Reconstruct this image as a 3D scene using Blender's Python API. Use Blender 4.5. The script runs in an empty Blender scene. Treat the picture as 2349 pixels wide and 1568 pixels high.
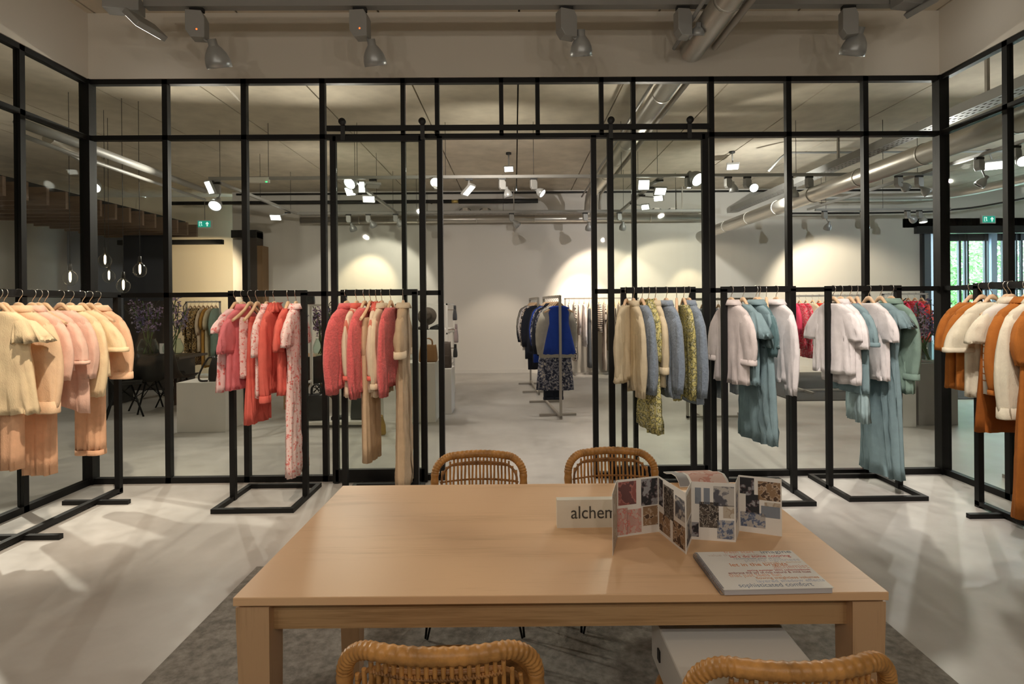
import bpy, math, random
from mathutils import Vector, Matrix
import numpy as np
random.seed(7)
SC = bpy.context.scene
COL = SC.collection
PI = math.pi

# ------------------------------------------------------------------ camera
F, CX, CY, YAW, PIT, ROL = 1296.65, 1194.63, 699.57, .0107, .0014, -.0089
W, H = 2349, 1568
def _axes():
    cy, sy, cp, sp = math.cos(YAW), math.sin(YAW), math.cos(PIT), math.sin(PIT)
    r = Vector((cy, -sy, 0)); f = Vector((sy*cp, cy*cp, -sp)); u = r.cross(f)
    c, s = math.cos(ROL), math.sin(ROL)
    return c*r+s*u, -s*r+c*u, f
_r, _u, _f = _axes()
EYE = Vector((0, 0, 1.5))
def _ray(px, py): return _r*((px-CX)/F) - _u*((py-CY)/F) + _f
def at(px, py, Y):
    d = _ray(px, py); return EYE + d*(Y/d.y)
def atx(px, py, X):
    d = _ray(px, py); return EYE + d*(X/d.x)
def fl(px, py, z=0.):
    d = _ray(px, py); return EYE + d*((z-1.5)/d.z)
cam = bpy.data.objects.new('camera', bpy.data.cameras.new('camera')); COL.objects.link(cam)
m = Matrix((( _r.x, _u.x, -_f.x, 0), (_r.y, _u.y, -_f.y, 0), (_r.z, _u.z, -_f.z, 1.5), (0, 0, 0, 1)))
cam.matrix_world = m
cam.data.sensor_fit = 'HORIZONTAL'; cam.data.sensor_width = 36
cam.data.lens = F/W*36
cam.data.shift_x = -(CX-W/2)/W
cam.data.shift_y = -(H/2-CY)/W
cam.data.clip_start = .05; cam.data.clip_end = 100
SC.camera = cam

# ------------------------------------------------------------------ world, light, exposure
SC.view_settings.view_transform = 'Standard'; SC.view_settings.look = 'None'
SC.view_settings.gamma = 1; SC.view_settings.use_curve_mapping = False
SC.view_settings.exposure = 0.0
SC.cycles.max_bounces = 6; SC.cycles.diffuse_bounces = 4; SC.cycles.glossy_bounces = 3
SC.cycles.transparent_max_bounces = 14; SC.cycles.transmission_bounces = 4
SC.cycles.adaptive_threshold = .05; SC.cycles.caustics_reflective = False; SC.cycles.caustics_refractive = False
SC.cycles.sample_clamp_indirect = 6
world = bpy.data.worlds.new('sky'); SC.world = world; world.use_nodes = True
bg = world.node_tree.nodes['Background']
bg.inputs[0].default_value = (.62, .84, 1, 1); bg.inputs[1].default_value = 22

WARM, WHITE, CREAM = (1, .83, .64), (1, .90, .78), (1, .77, .50)
def spot(name, loc, aim, watt, size=60, blend=.5, col=WARM, rad=.05):
    l = bpy.data.lights.new(name, 'SPOT'); l.energy = watt; l.color = col
    l.spot_size = math.radians(size); l.spot_blend = blend; l.shadow_soft_size = rad
    o = bpy.data.objects.new(name, l); COL.objects.link(o)
    if not name.startswith('spot_'): loc = Vector(loc)+(Vector(aim)-Vector(loc)).normalized()*.24      # moved clear of a lamp's shade; fills have none
    o.location = loc
    o.rotation_euler = (Vector(aim)-Vector(loc)).to_track_quat('-Z', 'Y').to_euler()
    return o
# spots of the glass room (its tracks carry on behind the camera)
RK = 1.2
for nm, loc, aim, w, sz in (
    ('spot_peach_rack', (-1.5, 2.3, 3.8), (-3.3, 3.65, 1.05), 330, 44),
    ('spot_peach_floor', (-2.9, .6, 3.8), (-2.7, 3.1, 0), 75, 58),
    ('spot_coral_rack', (-1.3, 2.0, 3.8), (-1.95, 4.25, .6), 165, 42),
    ('spot_knit_rack', (-.6, 2.1, 3.8), (-1.0, 4.4, .8), 120, 40),
    ('spot_cream_rack', (.7, 2.0, 3.8), (1.15, 4.4, .8), 125, 40),
    ('spot_sage_rack', (1.3, 2.2, 3.8), (1.95, 4.4, .8), 165, 42),
    ('spot_white_rack', (2.0, 2.1, 3.8), (2.8, 4.45, .8), 185, 40),
    ('spot_ochre_rack', (1.6, 1.9, 3.8), (3.3, 3.6, 1.0), 140, 46),
    ('spot_table', (1.5, 3.6, 3.75), (-.1, 1.75, .75), 320, 66),
    ('spot_table_left', (-1.2, .2, 3.8), (-.3, 2.0, .75), 14, 80),
):
    spot(nm, loc, aim, w*RK, sz, .6, WARM if loc[0] < 0 else (1, .89, .80))
# spots of the hall: wall washers on the rear track, floor spots, rack spots
for nm, loc, aim, w, sz, bl, c in (
    ('wall_spot_scallop', at(842, 500, 11.3), at(842, 668, 12.4), 150, 60, .55, CREAM),
    ('wall_wide', at(905, 500, 10.85), at(860, 690, 12.4), 170, 86, .25, WHITE),
    ('wall_wide', at(1352, 510, 10.85), at(1385, 700, 12.4), 300, 80, .3, WARM),
    ('wall_wide', at(1428, 512, 10.85), at(1560, 720, 12.4), 230, 84, .25, WARM),
    ('wall_spot_scallop', at(1590, 540, 11.5), at(1585, 690, 12.4), 60, 60, .6, CREAM),
    ('wall_spot_scallop', at(1340, 545, 11.3), at(1335, 690, 12.2), 150, 62, .6, WARM),
    ('wall_wide', at(1900, 508, 10.85), at(1900, 700, 12.4), 420, 96, .5, WARM),
    ('wall_wide', at(1182, 512, 10.85), at(1130, 845, 12.2), 130, 62, .6, WARM),
    ('alcove_spot', at(470, 575, 11.0), at(470, 660, 12.9), 260, 86, .6, CREAM),
    ('alcove_spot', at(520, 570, 11.2), at(450, 760, 12.4), 50, 70, .6, CREAM),
    ('hall_spot', at(498, 470, 7.9), (-4.6, 6.0, 0), 330, 80, .5, WHITE),
    ('hall_spot', at(823, 430, 7.9), (-1.8, 5.9, 0), 360, 80, .5, WHITE),
    ('hall_spot', at(846, 457, 9.0), (-1.5, 8.2, .5), 230, 80, .5, WHITE),
    ('hall_spot', at(1000, 412, 7.7), (-.3, 9.3, 0), 240, 80, .5, WHITE),
    ('hall_spot', at(1240, 437, 7.75), (.9, 6.2, .3), 260, 76, .5, WHITE),
    ('hall_spot', at(1477, 425, 7.75), (1.4, 5.9, 0), 260, 80, .5, WHITE),
    ('hall_spot', at(1515, 440, 8.4), (2.4, 7.2, .6), 200, 80, .5, WHITE),
    ('hall_spot', at(1726, 428, 7.75), (3.5, 6.2, 0), 260, 80, .5, WHITE),
    ('hall_spot', at(1868, 440, 7.75), (4.9, 9.0, .8), 330, 64, .5, WARM),
    ('hall_spot', at(2110, 435, 7.75), (6.3, 9.3, .9), 260, 64, .5, WARM),
    ('hall_spot', at(1164, 450, 7.75), (.55, 8.3, .9), 110, 60, .5, WHITE),
    ('hall_spot', (5.2, 3.0, 3.2), (4.6, 4.2, 0), 190, 90, .5, WHITE),
    ('hall_spot', (-5.5, 3.5, 3.2), (-4.8, 4.6, 0), 150, 90, .5, WHITE),
    ('grazing_spot', (-5.6, 5.6, 3.1), (-2.2, 2.2, 0), 150, 50, .3, WHITE),
    ('grazing_spot', (4.4, 6.6, 3.1), (2.6, 2.8, 0), 70, 50, .3, WHITE),
    ('room_down', at(1335, 135, 4.2), (.9, 3.6, 0), 40, 110, .5, WARM),
    ('room_down', at(490, 165, 4.2), (-2.3, 4.3, 0), 60, 110, .5, WARM),
    ('room_down', at(1965, 140, 4.2), (2.6, 4.3, 0), 45, 110, .5, WARM),
):
    spot(nm, loc, aim, w*(.21 if nm == 'hall_spot' else .5 if nm == 'wall_wide' else 3.2 if nm == 'grazing_spot' else .85 if 'scallop' in nm else .5), sz, bl, c)
# wide lights: unseen fill added behind the viewer; hall panel floods plus added fill
for nm, loc, aim, w, sz in (
    *[('room_fill', (x, -1.6-.1*abs(x), z), (x*.6, 4.8, 2.0), 37, 165) for x, z in ((-3.0, 2.9), (-1.9, 3.4), (-.7, 2.8), (.6, 3.3), (1.8, 2.8), (3.0, 3.3))],  # frontal fill added for walls, ceiling and rack fronts, no fixtures
    ('hall_flood_fill', (-4.0, 7.5, 3.1), (-3.4, 4.0, 2.6), 90, 168), ('hall_flood_fill', (-2.25, 7.7, 3.1), (-2.2, 4.0, 2.6), 110, 168),
    ('hall_flood_fill', (1.7, 7.6, 3.1), (1.7, 4.0, 2.6), 110, 168), ('hall_flood_fill', (2.4, 8.1, 3.1), (2.9, 4.0, 2.6), 90, 168), ('hall_flood_fill', (5.6, 7.5, 3.1), (5.2, 4.0, 2.4), 110, 168),
    ('hall_flood_fill', (-.3, 6.4, 3.2), (-.3, 12, 2.4), 80, 165), ('hall_flood_fill', (-3.0, 7.9, 3.1), (-3.4, 12, 2.4), 80, 165), ('hall_flood_fill', (3.8, 7.9, 3.1), (4.6, 12, 2.2), 290, 165), ('hall_flood_fill', (7.6, 6.4, 3.1), (8.0, 12, 2.2), 190, 165),  # rear-facing fill added to lift the far wall
    ('hall_flood_fill', (-7.0, 5.4, 3.2), (-7.4, 9, 1.5), 130, 160),  # unseen fill added to brighten the dim left hall
):
    spot(nm, loc, aim, w, sz, 1, (.90, .95, 1) if loc[0] > 7 else (1, .95, .90) if loc[0] > 3 else WHITE, .035 if nm == 'room_fill' else .02)  # cool tint on the rightmost fill stands in for daylight

# ------------------------------------------------------------------ materials
MATS = {}
def _new(name):
    if name in MATS: return MATS[name], None, None
    mt = bpy.data.materials.new(name); mt.use_nodes = True; MATS[name] = mt
    nt = mt.node_tree; return mt, nt, nt.nodes['Principled BSDF']
def _n(nt, t, **kw):
    nd = nt.nodes.new(t)
    for k, v in kw.items(): setattr(nd, k, v)
    return nd
def _coord(nt, scale=(1, 1, 1), kind='Object'):
    tc = _n(nt, 'ShaderNodeTexCoord'); mp = _n(nt, 'ShaderNodeMapping'); mp.inputs['Scale'].default_value = scale
    nt.links.new(tc.outputs[kind], mp.inputs[0]); return mp.outputs[0]
def _noise(nt, vec, sc, det=3, rough=.55):
    n = _n(nt, 'ShaderNodeTexNoise'); n.inputs['Scale'].default_value = sc
    n.inputs['Detail'].default_value = det; n.inputs['Roughness'].default_value = rough
    nt.links.new(vec, n.inputs['Vector']); return n.outputs['Fac']
def _ramp(nt, fac, stops, interp='LINEAR'):
    r = _n(nt, 'ShaderNodeValToRGB'); r.color_ramp.interpolation = interp
    els = r.color_ramp.elements
    while len(els) < len(stops): els.new(.5)
    for e, (p, c) in zip(els, stops): e.position = p; e.color = (*c, 1)
    nt.links.new(fac, r.inputs[0]); return r.outputs[0]
def _bump(nt, b, h, st, dist=.01):
    bp = _n(nt, 'ShaderNodeBump'); bp.inputs['Strength'].default_value = st; bp.inputs['Distance'].default_value = dist
    nt.links.new(h, bp.inputs['Height']); nt.links.new(bp.outputs[0], b.inputs['Normal'])
def srgb(r, g, b):
    f = lambda c: ((c/255+.055)/1.055)**2.4 if c > 10 else c/255/12.92
    return (f(r), f(g), f(b))
def plain(name, col, rough=.5, metal=0, bump=0, bsc=60, var=0):
    mt, nt, b = _new(name)
    if nt is None: return mt
    b.inputs['Base Color'].default_value = (*col, 1); b.inputs['Roughness'].default_value = rough; b.inputs['Metallic'].default_value = metal
    if bump or var:
        v = _coord(nt); n = _noise(nt, v, bsc)
        if bump: _bump(nt, b, n, bump, .004)
        if var:
            c = _ramp(nt, _noise(nt, v, bsc*.2, 4), [(.3, tuple(x*(1-var) for x in col)), (.7, tuple(min(1, x*(1+var)) for x in col))])
            nt.links.new(c, b.inputs['Base Color'])
    return mt
def cloth(name, col, fuzzy=False, weave=260):
    mt, nt, b = _new(name)
    if nt is None: return mt
    v = _coord(nt)
    big = _noise(nt, v, 14, 3); c = _ramp(nt, big, [(.3, tuple(x*.9 for x in col)), (.7, tuple(min(.93, x*1.06) for x in col))])
    b.inputs['Roughness'].default_value = .9
    if fuzzy:
        n2 = _noise(nt, v, 55, 4, .7)
        c2 = _ramp(nt, n2, [(.3, tuple(x*.82 for x in col)), (.65, tuple(min(.93, x*1.15) for x in col))])
        nt.links.new(c2, b.inputs['Base Color'])
        b.inputs['Sheen Weight'].default_value = .3; b.inputs['Sheen Roughness'].default_value = .6
        _bump(nt, b, n2, .7, .012)
    else:
        nt.links.new(c, b.inputs['Base Color'])
        w = _noise(nt, _coord(nt, (1, 1, .35)), weave, 2)
        a = _n(nt, 'ShaderNodeMath', operation='ADD'); nt.links.new(w, a.inputs[0])
        w2 = _noise(nt, _coord(nt, (1, 1, .25)), 30, 3); nt.links.new(w2, a.inputs[1])
        _bump(nt, b, a.outputs[0], .35, .006)
    return mt
def printed(name, base, cols, sc=26, cut=.54, stretch=(1, 1, 1)):
    mt, nt, b = _new(name)
    if nt is None: return mt
    v = _coord(nt, stretch); n = _noise(nt, v, sc, 3, .6)
    stops = [(cut-.16, base), (cut-.005, base), (cut, cols[0])]
    for i, c in enumerate(cols[1:]): stops.append((cut+.045*(i+1), c))
    c = _ramp(nt, n, stops, 'CONSTANT' if len(cols) > 1 else 'LINEAR')
    nt.links.new(c, b.inputs['Base Color']); b.inputs['Roughness'].default_value = .9
    _bump(nt, b, _noise(nt, v, 40, 2), .3, .005)
    return mt
def striped(name, a, c, axis='Z', sc=20, duty=.5, zmin=None, zmax=None):
    mt, nt, b = _new(name)
    if nt is None: return mt
    tc = _n(nt, 'ShaderNodeTexCoord'); sp = _n(nt, 'ShaderNodeSeparateXYZ'); nt.links.new(tc.outputs['Object'], sp.inputs[0])
    mu = _n(nt, 'ShaderNodeMath', operation='MULTIPLY'); mu.inputs[1].default_value = sc; nt.links.new(sp.outputs[axis], mu.inputs[0])
    fr = _n(nt, 'ShaderNodeMath', operation='FRACT'); nt.links.new(mu.outputs[0], fr.inputs[0])
    lt = _n(nt, 'ShaderNodeMath', operation='LESS_THAN'); lt.inputs[1].default_value = duty; nt.links.new(fr.outputs[0], lt.inputs[0])
    fac = lt.outputs[0]
    for lim, op in ((zmin, 'GREATER_THAN'), (zmax, 'LESS_THAN')):
        if lim is not None:
            g = _n(nt, 'ShaderNodeMath', operation=op); g.inputs[1].default_value = lim; nt.links.new(sp.outputs['Z'], g.inputs[0])
            ml = _n(nt, 'ShaderNodeMath', operation='MULTIPLY'); nt.links.new(fac, ml.inputs[0]); nt.links.new(g.outputs[0], ml.inputs[1]); fac = ml.outputs[0]
    mx = _n(nt, 'ShaderNodeMix', data_type='RGBA'); nt.links.new(fac, mx.inputs['Factor'])
    mx.inputs['A'].default_value = (*a, 1); mx.inputs['B'].default_value = (*c, 1)
    nt.links.new(mx.outputs['Result'], b.inputs['Base Color']); b.inputs['Roughness'].default_value = .9
    return mt
def wood(name, a, c, axis=0, sc=5, rough=.45, rings=9):
    mt, nt, b = _new(name)
    if nt is None: return mt
    s = [7, 7, 7]; s[axis] = .6
    v = _coord(nt, tuple(s)); n = _noise(nt, v, sc, 5, .6)
    s2 = [60, 60, 60]; s2[axis] = 1.6
    n2 = _noise(nt, _coord(nt, tuple(s2)), 4, 3, .6)
    mu = _n(nt, 'ShaderNodeMath', operation='MULTIPLY'); mu.inputs[1].default_value = rings; nt.links.new(_noise(nt, _coord(nt, tuple(x*.22 for x in s)), 2.2, 2), mu.inputs[0])
    fr = _n(nt, 'ShaderNodeMath', operation='PINGPONG'); fr.inputs[1].default_value = 1; nt.links.new(mu.outputs[0], fr.inputs[0])
    a1 = _n(nt, 'ShaderNodeMath', operation='ADD'); nt.links.new(n, a1.inputs[0]); nt.links.new(n2, a1.inputs[1])
    a2 = _n(nt, 'ShaderNodeMath', operation='MULTIPLY_ADD'); nt.links.new(fr.outputs[0], a2.inputs[0]); a2.inputs[1].default_value = .35; nt.links.new(a1.outputs[0], a2.inputs[2])
    col = _ramp(nt, a2.outputs[0], [(.0, c), (.75, c), (1.0, a)])
    dv = _n(nt, 'ShaderNodeMath', operation='MULTIPLY'); dv.inputs[1].default_value = .62; nt.links.new(a2.outputs[0], dv.inputs[0])
    nt.links.new(dv.outputs[0], col.node.inputs[0])
    nt.links.new(col, b.inputs['Base Color']); b.inputs['Roughness'].default_value = rough
    return mt
def emit(name, col, st):
    mt, nt, b = _new(name)
    if nt is None: return mt
    b.inputs['Base Color'].default_value = (*col, 1); b.inputs['Emission Color'].default_value = (*col, 1); b.inputs['Emission Strength'].default_value = st
    return mt
def glass_mat(name, tint=(.97, .985, .975), refl=1.0):
    mt, nt, b = _new(name)
    if nt is None: return mt
    nt.nodes.remove(b); out = nt.nodes['Material Output']
    t = _n(nt, 'ShaderNodeBsdfTransparent'); t.inputs[0].default_value = (*tint, 1)
    g = _n(nt, 'ShaderNodeBsdfGlossy'); g.inputs['Roughness'].default_value = .02
    lw = _n(nt, 'ShaderNodeLayerWeight'); lw.inputs[0].default_value = .5
    pw = _n(nt, 'ShaderNodeMath', operation='POWER'); pw.inputs[1].default_value = 5; nt.links.new(lw.outputs['Facing'], pw.inputs[0])
    mu = _n(nt, 'ShaderNodeMath', operation='MULTIPLY_ADD'); mu.inputs[1].default_value = .5*refl; mu.inputs[2].default_value = .012*refl; nt.links.new(pw.outputs[0], mu.inputs[0])
    mx = _n(nt, 'ShaderNodeMixShader'); nt.links.new(mu.outputs[0], mx.inputs[0]); nt.links.new(t.outputs[0], mx.inputs[1]); nt.links.new(g.outputs[0], mx.inputs[2])
    nt.links.new(mx.outputs[0], out.inputs[0]); return mt

def concrete():
    mt, nt, b = _new('polished_concrete')
    v = _coord(nt); n = _noise(nt, v, .9, 6, .62); n2 = _noise(nt, v, 7, 4)
    a = _n(nt, 'ShaderNodeMath', operation='MULTIPLY_ADD'); nt.links.new(n2, a.inputs[0]); a.inputs[1].default_value = .25; nt.links.new(n, a.inputs[2])
    nt.links.new(_ramp(nt, a.outputs[0], [(.4, (.385, .37, .345)), (.62, (.485, .47, .445)), (.8, (.55, .535, .51))]), b.inputs['Base Color'])
    b.inputs['Roughness'].default_value = .42
    r = _ramp(nt, n2, [(.3, (.34,)*3), (.7, (.5,)*3)]); nt.links.new(r, b.inputs['Roughness'])
    return mt
M_FLOOR = concrete()
M_WALL = plain('white_plaster', (.72, .69, .64), .85, 0, .1, 30)
M_UPPER = plain('warm_white_plaster', (.70, .65, .57), .85, 0, .1, 30)
M_CEIL = plain('raw_concrete_ceiling', (.62, .555, .45), .9, 0, .3, 18, .12)
M_JOINT = plain('dark_joint', (.05, .045, .035), .9)
M_BLACK = plain('black_steel', (.006, .0058, .0055), .5, 0)
M_BLACK2 = plain('black_plastic', (.016, .016, .016), .5)
M_BLACK.node_tree.nodes['Principled BSDF'].inputs['Specular IOR Level'].default_value = .3
M_GREYM = plain('brushed_grey_steel', (.42, .39, .35), .45, .6)
M_LAMP = plain('silver_grey_lacquer', (.36, .36, .35), .45, .25)
M_LAMP2 = plain('ribbed_silver_shade', (.40, .41, .41), .35, .35)
M_TRACK = plain('light_grey_track', (.30, .295, .28), .55)
M_DUCT = plain('galvanised_duct', (.55, .53, .49), .38, .85, .35, 25)
M_CHROME = plain('chrome_wire', (.75, .72, .66), .2, 1)
M_HANG = wood('pale_hanger_wood', (.62, .38, .21), (.76, .53, .33), 0, 5, .5)
M_OAKX = wood('light_oak', (.60, .36, .185), (.735, .465, .26), 0, 5, .42)
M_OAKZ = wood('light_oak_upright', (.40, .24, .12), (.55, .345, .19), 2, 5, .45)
M_RATTAN = plain('honey_rattan', (.52, .25, .07), .38, 0, .25, 90, .35)
M_RATTAN2 = plain('dark_rattan_weave', (.34, .16, .05), .5, 0, .6, 120, .5)
M_WHITE = plain('white_lacquer', (.78, .76, .72), .45)
M_PAPER = plain('white_paper', (.80, .77, .73), .7)
M_GLASS = glass_mat('partition_glass', (.95, .97, .95), 1.0)
M_GLASSV = glass_mat('vase_glass', (.9, .96, .94), 2.2)
M_BULB = glass_mat('clear_bulb_glass', (.93, .93, .9), 2.5)
M_LIT = emit('lit_lamp_face', (1, .95, .86), 9)
M_LITW = emit('lit_bulb', (1, .78, .5), 11)

# ------------------------------------------------------------------ mesh helpers
class MB:
    def __init__(s): s.v = []; s.f = []; s.sm = []
    def _add(s, vs, fs, smooth=False):
        b = len(s.v); s.v += [tuple(x) for x in vs]
        for q in fs: s.f.append(tuple(b+i for i in q)); s.sm.append(smooth)
        return s
    def box(s, c, d, rz=0, ax=None):
        """centre, full dims, turn about z (or matrix ax)"""
        R = ax if ax is not None else Matrix.Rotation(rz, 3, 'Z'); c = Vector(c)
        h = [x/2 for x in d]
        # small chamfer keeps edges catching light
        e = min(.004, min(h)*.3)
        vs = []; 
        for z in (-1, 1):
            for (x, y) in ((-1, -1), (1, -1), (1, 1), (-1, 1)):
                vs.append(c+R@Vector((x*h[0], y*h[1], z*h[2])))
        fs = [(3, 2, 1, 0), (4, 5, 6, 7), (0, 1, 5, 4), (1, 2, 6, 5), (2, 3, 7, 6), (3, 0, 4, 7)]
        return s._add(vs, fs)
    def bar(s, a, b, w, t=None):
        """square bar from a to b"""
        a, b = Vector(a), Vector(b); d = b-a; L = d.length; d.normalize()
        up = Vector((0, 0, 1)) if abs(d.z) < .95 else Vector((0, 1, 0))
        x = d.cross(up).normalized(); y = x.cross(d)
        R = Matrix((x, d, y)).transposed()
        return s.box((a+b)/2, (w, L, t or w), ax=R)
    def loft(s, rings, caps=(False, False), closed=True, smooth=True):
        n = len(rings[0]); vs = [p for r in rings for p in r]; fs = []
        for i in range(len(rings)-1):
            for j in range(n if closed else n-1):
                k = (j+1) % n
                fs.append((i*n+j, i*n+k, (i+1)*n+k, (i+1)*n+j))
        s._add(vs, fs, smooth)
        b = len(s.v)-len(vs)
        if caps[0]: s.f.append(tuple(b+j for j in reversed(range(n)))); s.sm.append(False)
        if caps[1]: s.f.append(tuple(b+(len(rings)-1)*n+j for j in range(n))); s.sm.append(False)
        return s
    def tube(s, path, r, n=8, caps=True, rad=None, closed=False):
        P = [Vector(p) for p in path]; rings = []; N = len(P); prev = None
        for i, p in enumerate(P):
            if closed: d = P[(i+1) % N]-P[i-1]
            else: d = P[min(i+1, N-1)]-P[max(i-1, 0)]
            d.normalize()
            if prev is None:
                up = Vector((0, 0, 1)) if abs(d.z) < .9 else Vector((1, 0, 0))
                x = d.cross(up).normalized()
            else:
                x = (prev-d*prev.dot(d)).normalized()
            prev = x; y = d.cross(x); rr = rad(i/(N-1)) if rad else r
            rings.append([p+(x*math.cos(2*PI*j/n)+y*math.sin(2*PI*j/n))*rr for j in range(n)])
        if closed: rings.append(rings[0]); caps = False
        return s.loft(rings, (caps, caps))
    def lathe(s, prof, c=(0, 0, 0), n=20, ax=None):
        R = ax or Matrix.Identity(3); c = Vector(c)
        rings = [[c+R@Vector((r*math.cos(2*PI*j/n), r*math.sin(2*PI*j/n), z)) for j in range(n)] for r, z in prof]
        return s.loft(rings)
    def prism(s, pts, d):
        """polygon pts (3D) extruded by vector d"""
        n = len(pts); P = [Vector(p) for p in pts]; d = Vector(d)
        vs = P+[p+d for p in P]; fs = [tuple(range(n)), tuple(reversed(range(n, 2*n)))]
        for i in range(n): fs.append((i, n+i, n+(i+1) % n, (i+1) % n))
        return s._add(vs, fs)
    def quad(s, a, b, c, d): return s._add((a, b, c, d), [(0, 1, 2, 3)])
    def build(s, name, mat, parent=None, loc=None, bevel=0):
        me = bpy.data.meshes.new(name); me.from_pydata(s.v, [], s.f)
        me.polygons.foreach_set('use_smooth', s.sm); me.materials.append(mat); me.update()
        o = bpy.data.objects.new(name, me); COL.objects.link(o)
        if parent is not None: o.parent = parent
        if loc is not None: o.location = loc
        if bevel:
            bv = o.modifiers.new('edge', 'BEVEL'); bv.width = bevel; bv.segments = 2; bv.limit_method = 'ANGLE'
        return o
def tag(o, label=None, cat=None, group=None, kind=None):
    for k, v in (('label', label), ('category', cat), ('group', group), ('kind', kind)):
        if v: o[k] = v
    return o
def thing(name, label, cat, loc=(0, 0, 0), rz=0, group=None):
    o = bpy.data.objects.new(name, None); COL.objects.link(o); o.location = loc; o.rotation_euler = (0, 0, rz)
    o.empty_display_size = .1
    return tag(o, label, cat, group)
def dup(root, loc, rz, label=None):
    def cp(o, par):
        c = o.copy(); COL.objects.link(c)
        if par is not None: c.parent = par
        for ch in list(o.children): cp(ch, c)
        return c
    r = cp(root, None); r.location = loc; r.rotation_euler = (0, 0, rz)
    if label: r['label'] = label
    return r
ORD = ['first', 'second', 'third', 'fourth', 'fifth', 'sixth', 'seventh', 'eighth', 'ninth', 'tenth', 'eleventh', 'twelfth', 'thirteenth', 'fourteenth', 'fifteenth', 'sixteenth']
def struct(o): o['kind'] = 'structure'; return o
def catmull(P, k=8):
    P = [Vector(p) for p in P]; out = []
    for i in range(len(P)-1):
        a, b, c, d = P[max(i-1, 0)], P[i], P[i+1], P[min(i+2, len(P)-1)]
        for j in range(k):
            t = j/k
            out.append(.5*((2*b)+(c-a)*t+(2*a-5*b+4*c-d)*t*t+(3*b-a-3*c+d)*t**3))
    return out+[P[-1]]
exec_order = None
# ------------------------------------------------------------------ room shell
XL, XR, D, ZT, ZS, ZR = -3.635, 3.713, 4.872, 3.444, 2.947, 1.606
PW = (XR-XL)/11
ZC = 4.0
HX0, HX1, HY0, HY1 = -9.6, 14.0, -3.2, 12.42
struct(MB().box(((HX0+HX1)/2, 5.6, -.05), (HX1-HX0+1, 18.4, .1)).build('floor', M_FLOOR))
cb = MB(); k = -9
xs = .06+1.2*k
while xs < HX1:
    cb.box((xs+.6, 4.7, ZC+.1), (1.182, 16.4, .2)); xs += 1.2
ce = struct(cb.build('ceiling', M_CEIL))
MB().box(((HX0+HX1)/2, 4.7, ZC+.16), (HX1-HX0+1, 16.4, .06)).build('joint_backing', M_JOINT, ce)
PX0, PX1, PZ = 9.0, 13.2, 3.12       # entrance portal in the rear wall
wb = MB()
wb.box(((-6.15+PX0)/2, HY1+.1, ZC/2), (PX0+6.15, .2, ZC)); wb.box(((PX0+HX1)/2, HY1+.1, (ZC+PZ)/2), (HX1-PX0, .2, ZC-PZ))
wb.box(((PX1+HX1)/2, HY1+.1, PZ/2), (HX1-PX1, .2, PZ))
struct(wb.build('wall_rear', M_WALL))
MB().box(((-6.15+PX0)/2, HY1-.008, .04), (PX0+6.15, .016, .08)).build('baseboard_rear', M_WALL); struct(bpy.data.objects['baseboard_rear'])
struct(MB().box((HX1+.1, 4.6, ZC/2), (.2, 15.8, ZC)).build('wall_right', M_WALL))
struct(MB().box((HX0-.1, 4.9, ZC/2), (.2, 16.4, ZC)).build('wall_left', plain('grey_plaster', (.40, .39, .36), .85, 0, .1, 30)))
struct(MB().box(((HX0+HX1)/2, HY0-.1, ZC/2), (HX1-HX0, .2, ZC)).build('wall_front', M_UPPER))
# alcove behind the rear wall on the left: cream wall, blue-grey return
struct(MB().box((-7.5, 12.98, ZC/2), (4.2, .16, ZC)).build('wall_alcove', plain('cream_plaster', (.72, .62, .46), .85)))
# bulkhead above the glass, three sides
ub = MB()
ub.box(((XL+XR)/2, D, (ZT+ZC)/2), (XR-XL+.06, .07, ZC-ZT)); ub.box((XL, (D+HY0)/2, (ZT+ZC)/2), (.07, D-HY0-.07, ZC-ZT)); ub.box((XR, (D+HY0)/2, (ZT+ZC)/2), (.07, D-HY0-.07, ZC-ZT))
struct(ub.build('wall_bulkhead', M_UPPER))
# ------------------------------------------------------------------ glass partitions
def member(nm, a, b, w, t, par): return MB().bar(a, b, w, t).build(nm, M_BLACK, par)
def partition(name, axis):
    o = thing(name, None, None); struct(o); return o
win = partition('window_1', 0)
FW = .045
def post(x, z0, z1, par, w=FW, y=D, d=.05): MB().box((x, y, (z0+z1)/2), (w, d, z1-z0)).build('mullion', M_BLACK, par)
def railx(x0, x1, z, par, h=.04, y=D, d=.05): MB().box(((x0+x1)/2, y, z), (x1-x0, d, h)).build('rail', M_BLACK, par)
def pane(x0, x1, z0, z1, par, y=D): MB().box(((x0+x1)/2, y, (z0+z1)/2), (x1-x0, .008, z1-z0)).build('pane', M_GLASS, par)
xa = XL+3*PW; xb = XR-3*PW
main = [XL+i*PW for i in range(4)]+[XR-i*PW for i in (3, 2, 1, 0)]
for x in main[1:-1]: post(x, 0, ZT, win)
for x in (XL, XR): post(x, 0, ZT, win, .085, D, .085)
dl, dl2 = at(1012, 700, D).x, at(929, 700, D).x
dr, dr2 = at(1364, 700, D).x, at(1456, 700, D).x
for x in (dl2, dr2): post(x, 0, ZT, win, .036)
for px in (1003, 1150, 1233, 1379): post(at(px, 250, D).x, ZS, ZT, win, .036)
for x in (dl, dr): post(x, 0, ZS, win, .045)
for a, b in ((XL, xa), (xa, dl), (dr, xb), (xb, XR)):
    railx(a, b, ZR, win); railx(a, b, .025, win, .05)
railx(XL, XR, ZS, win); railx(XL, XR, ZT-.02, win, .045)
edges = main[:4]+[dl2, dl]; edges2 = [dr, dr2]+main[4:]
for E_ in (edges, edges2):
    for a, b in zip(E_[:-1], E_[1:]):
        pane(a+.02, b-.02, .05, ZR-.02, win); pane(a+.02, b-.02, ZR+.02, ZS-.02, win)
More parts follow.
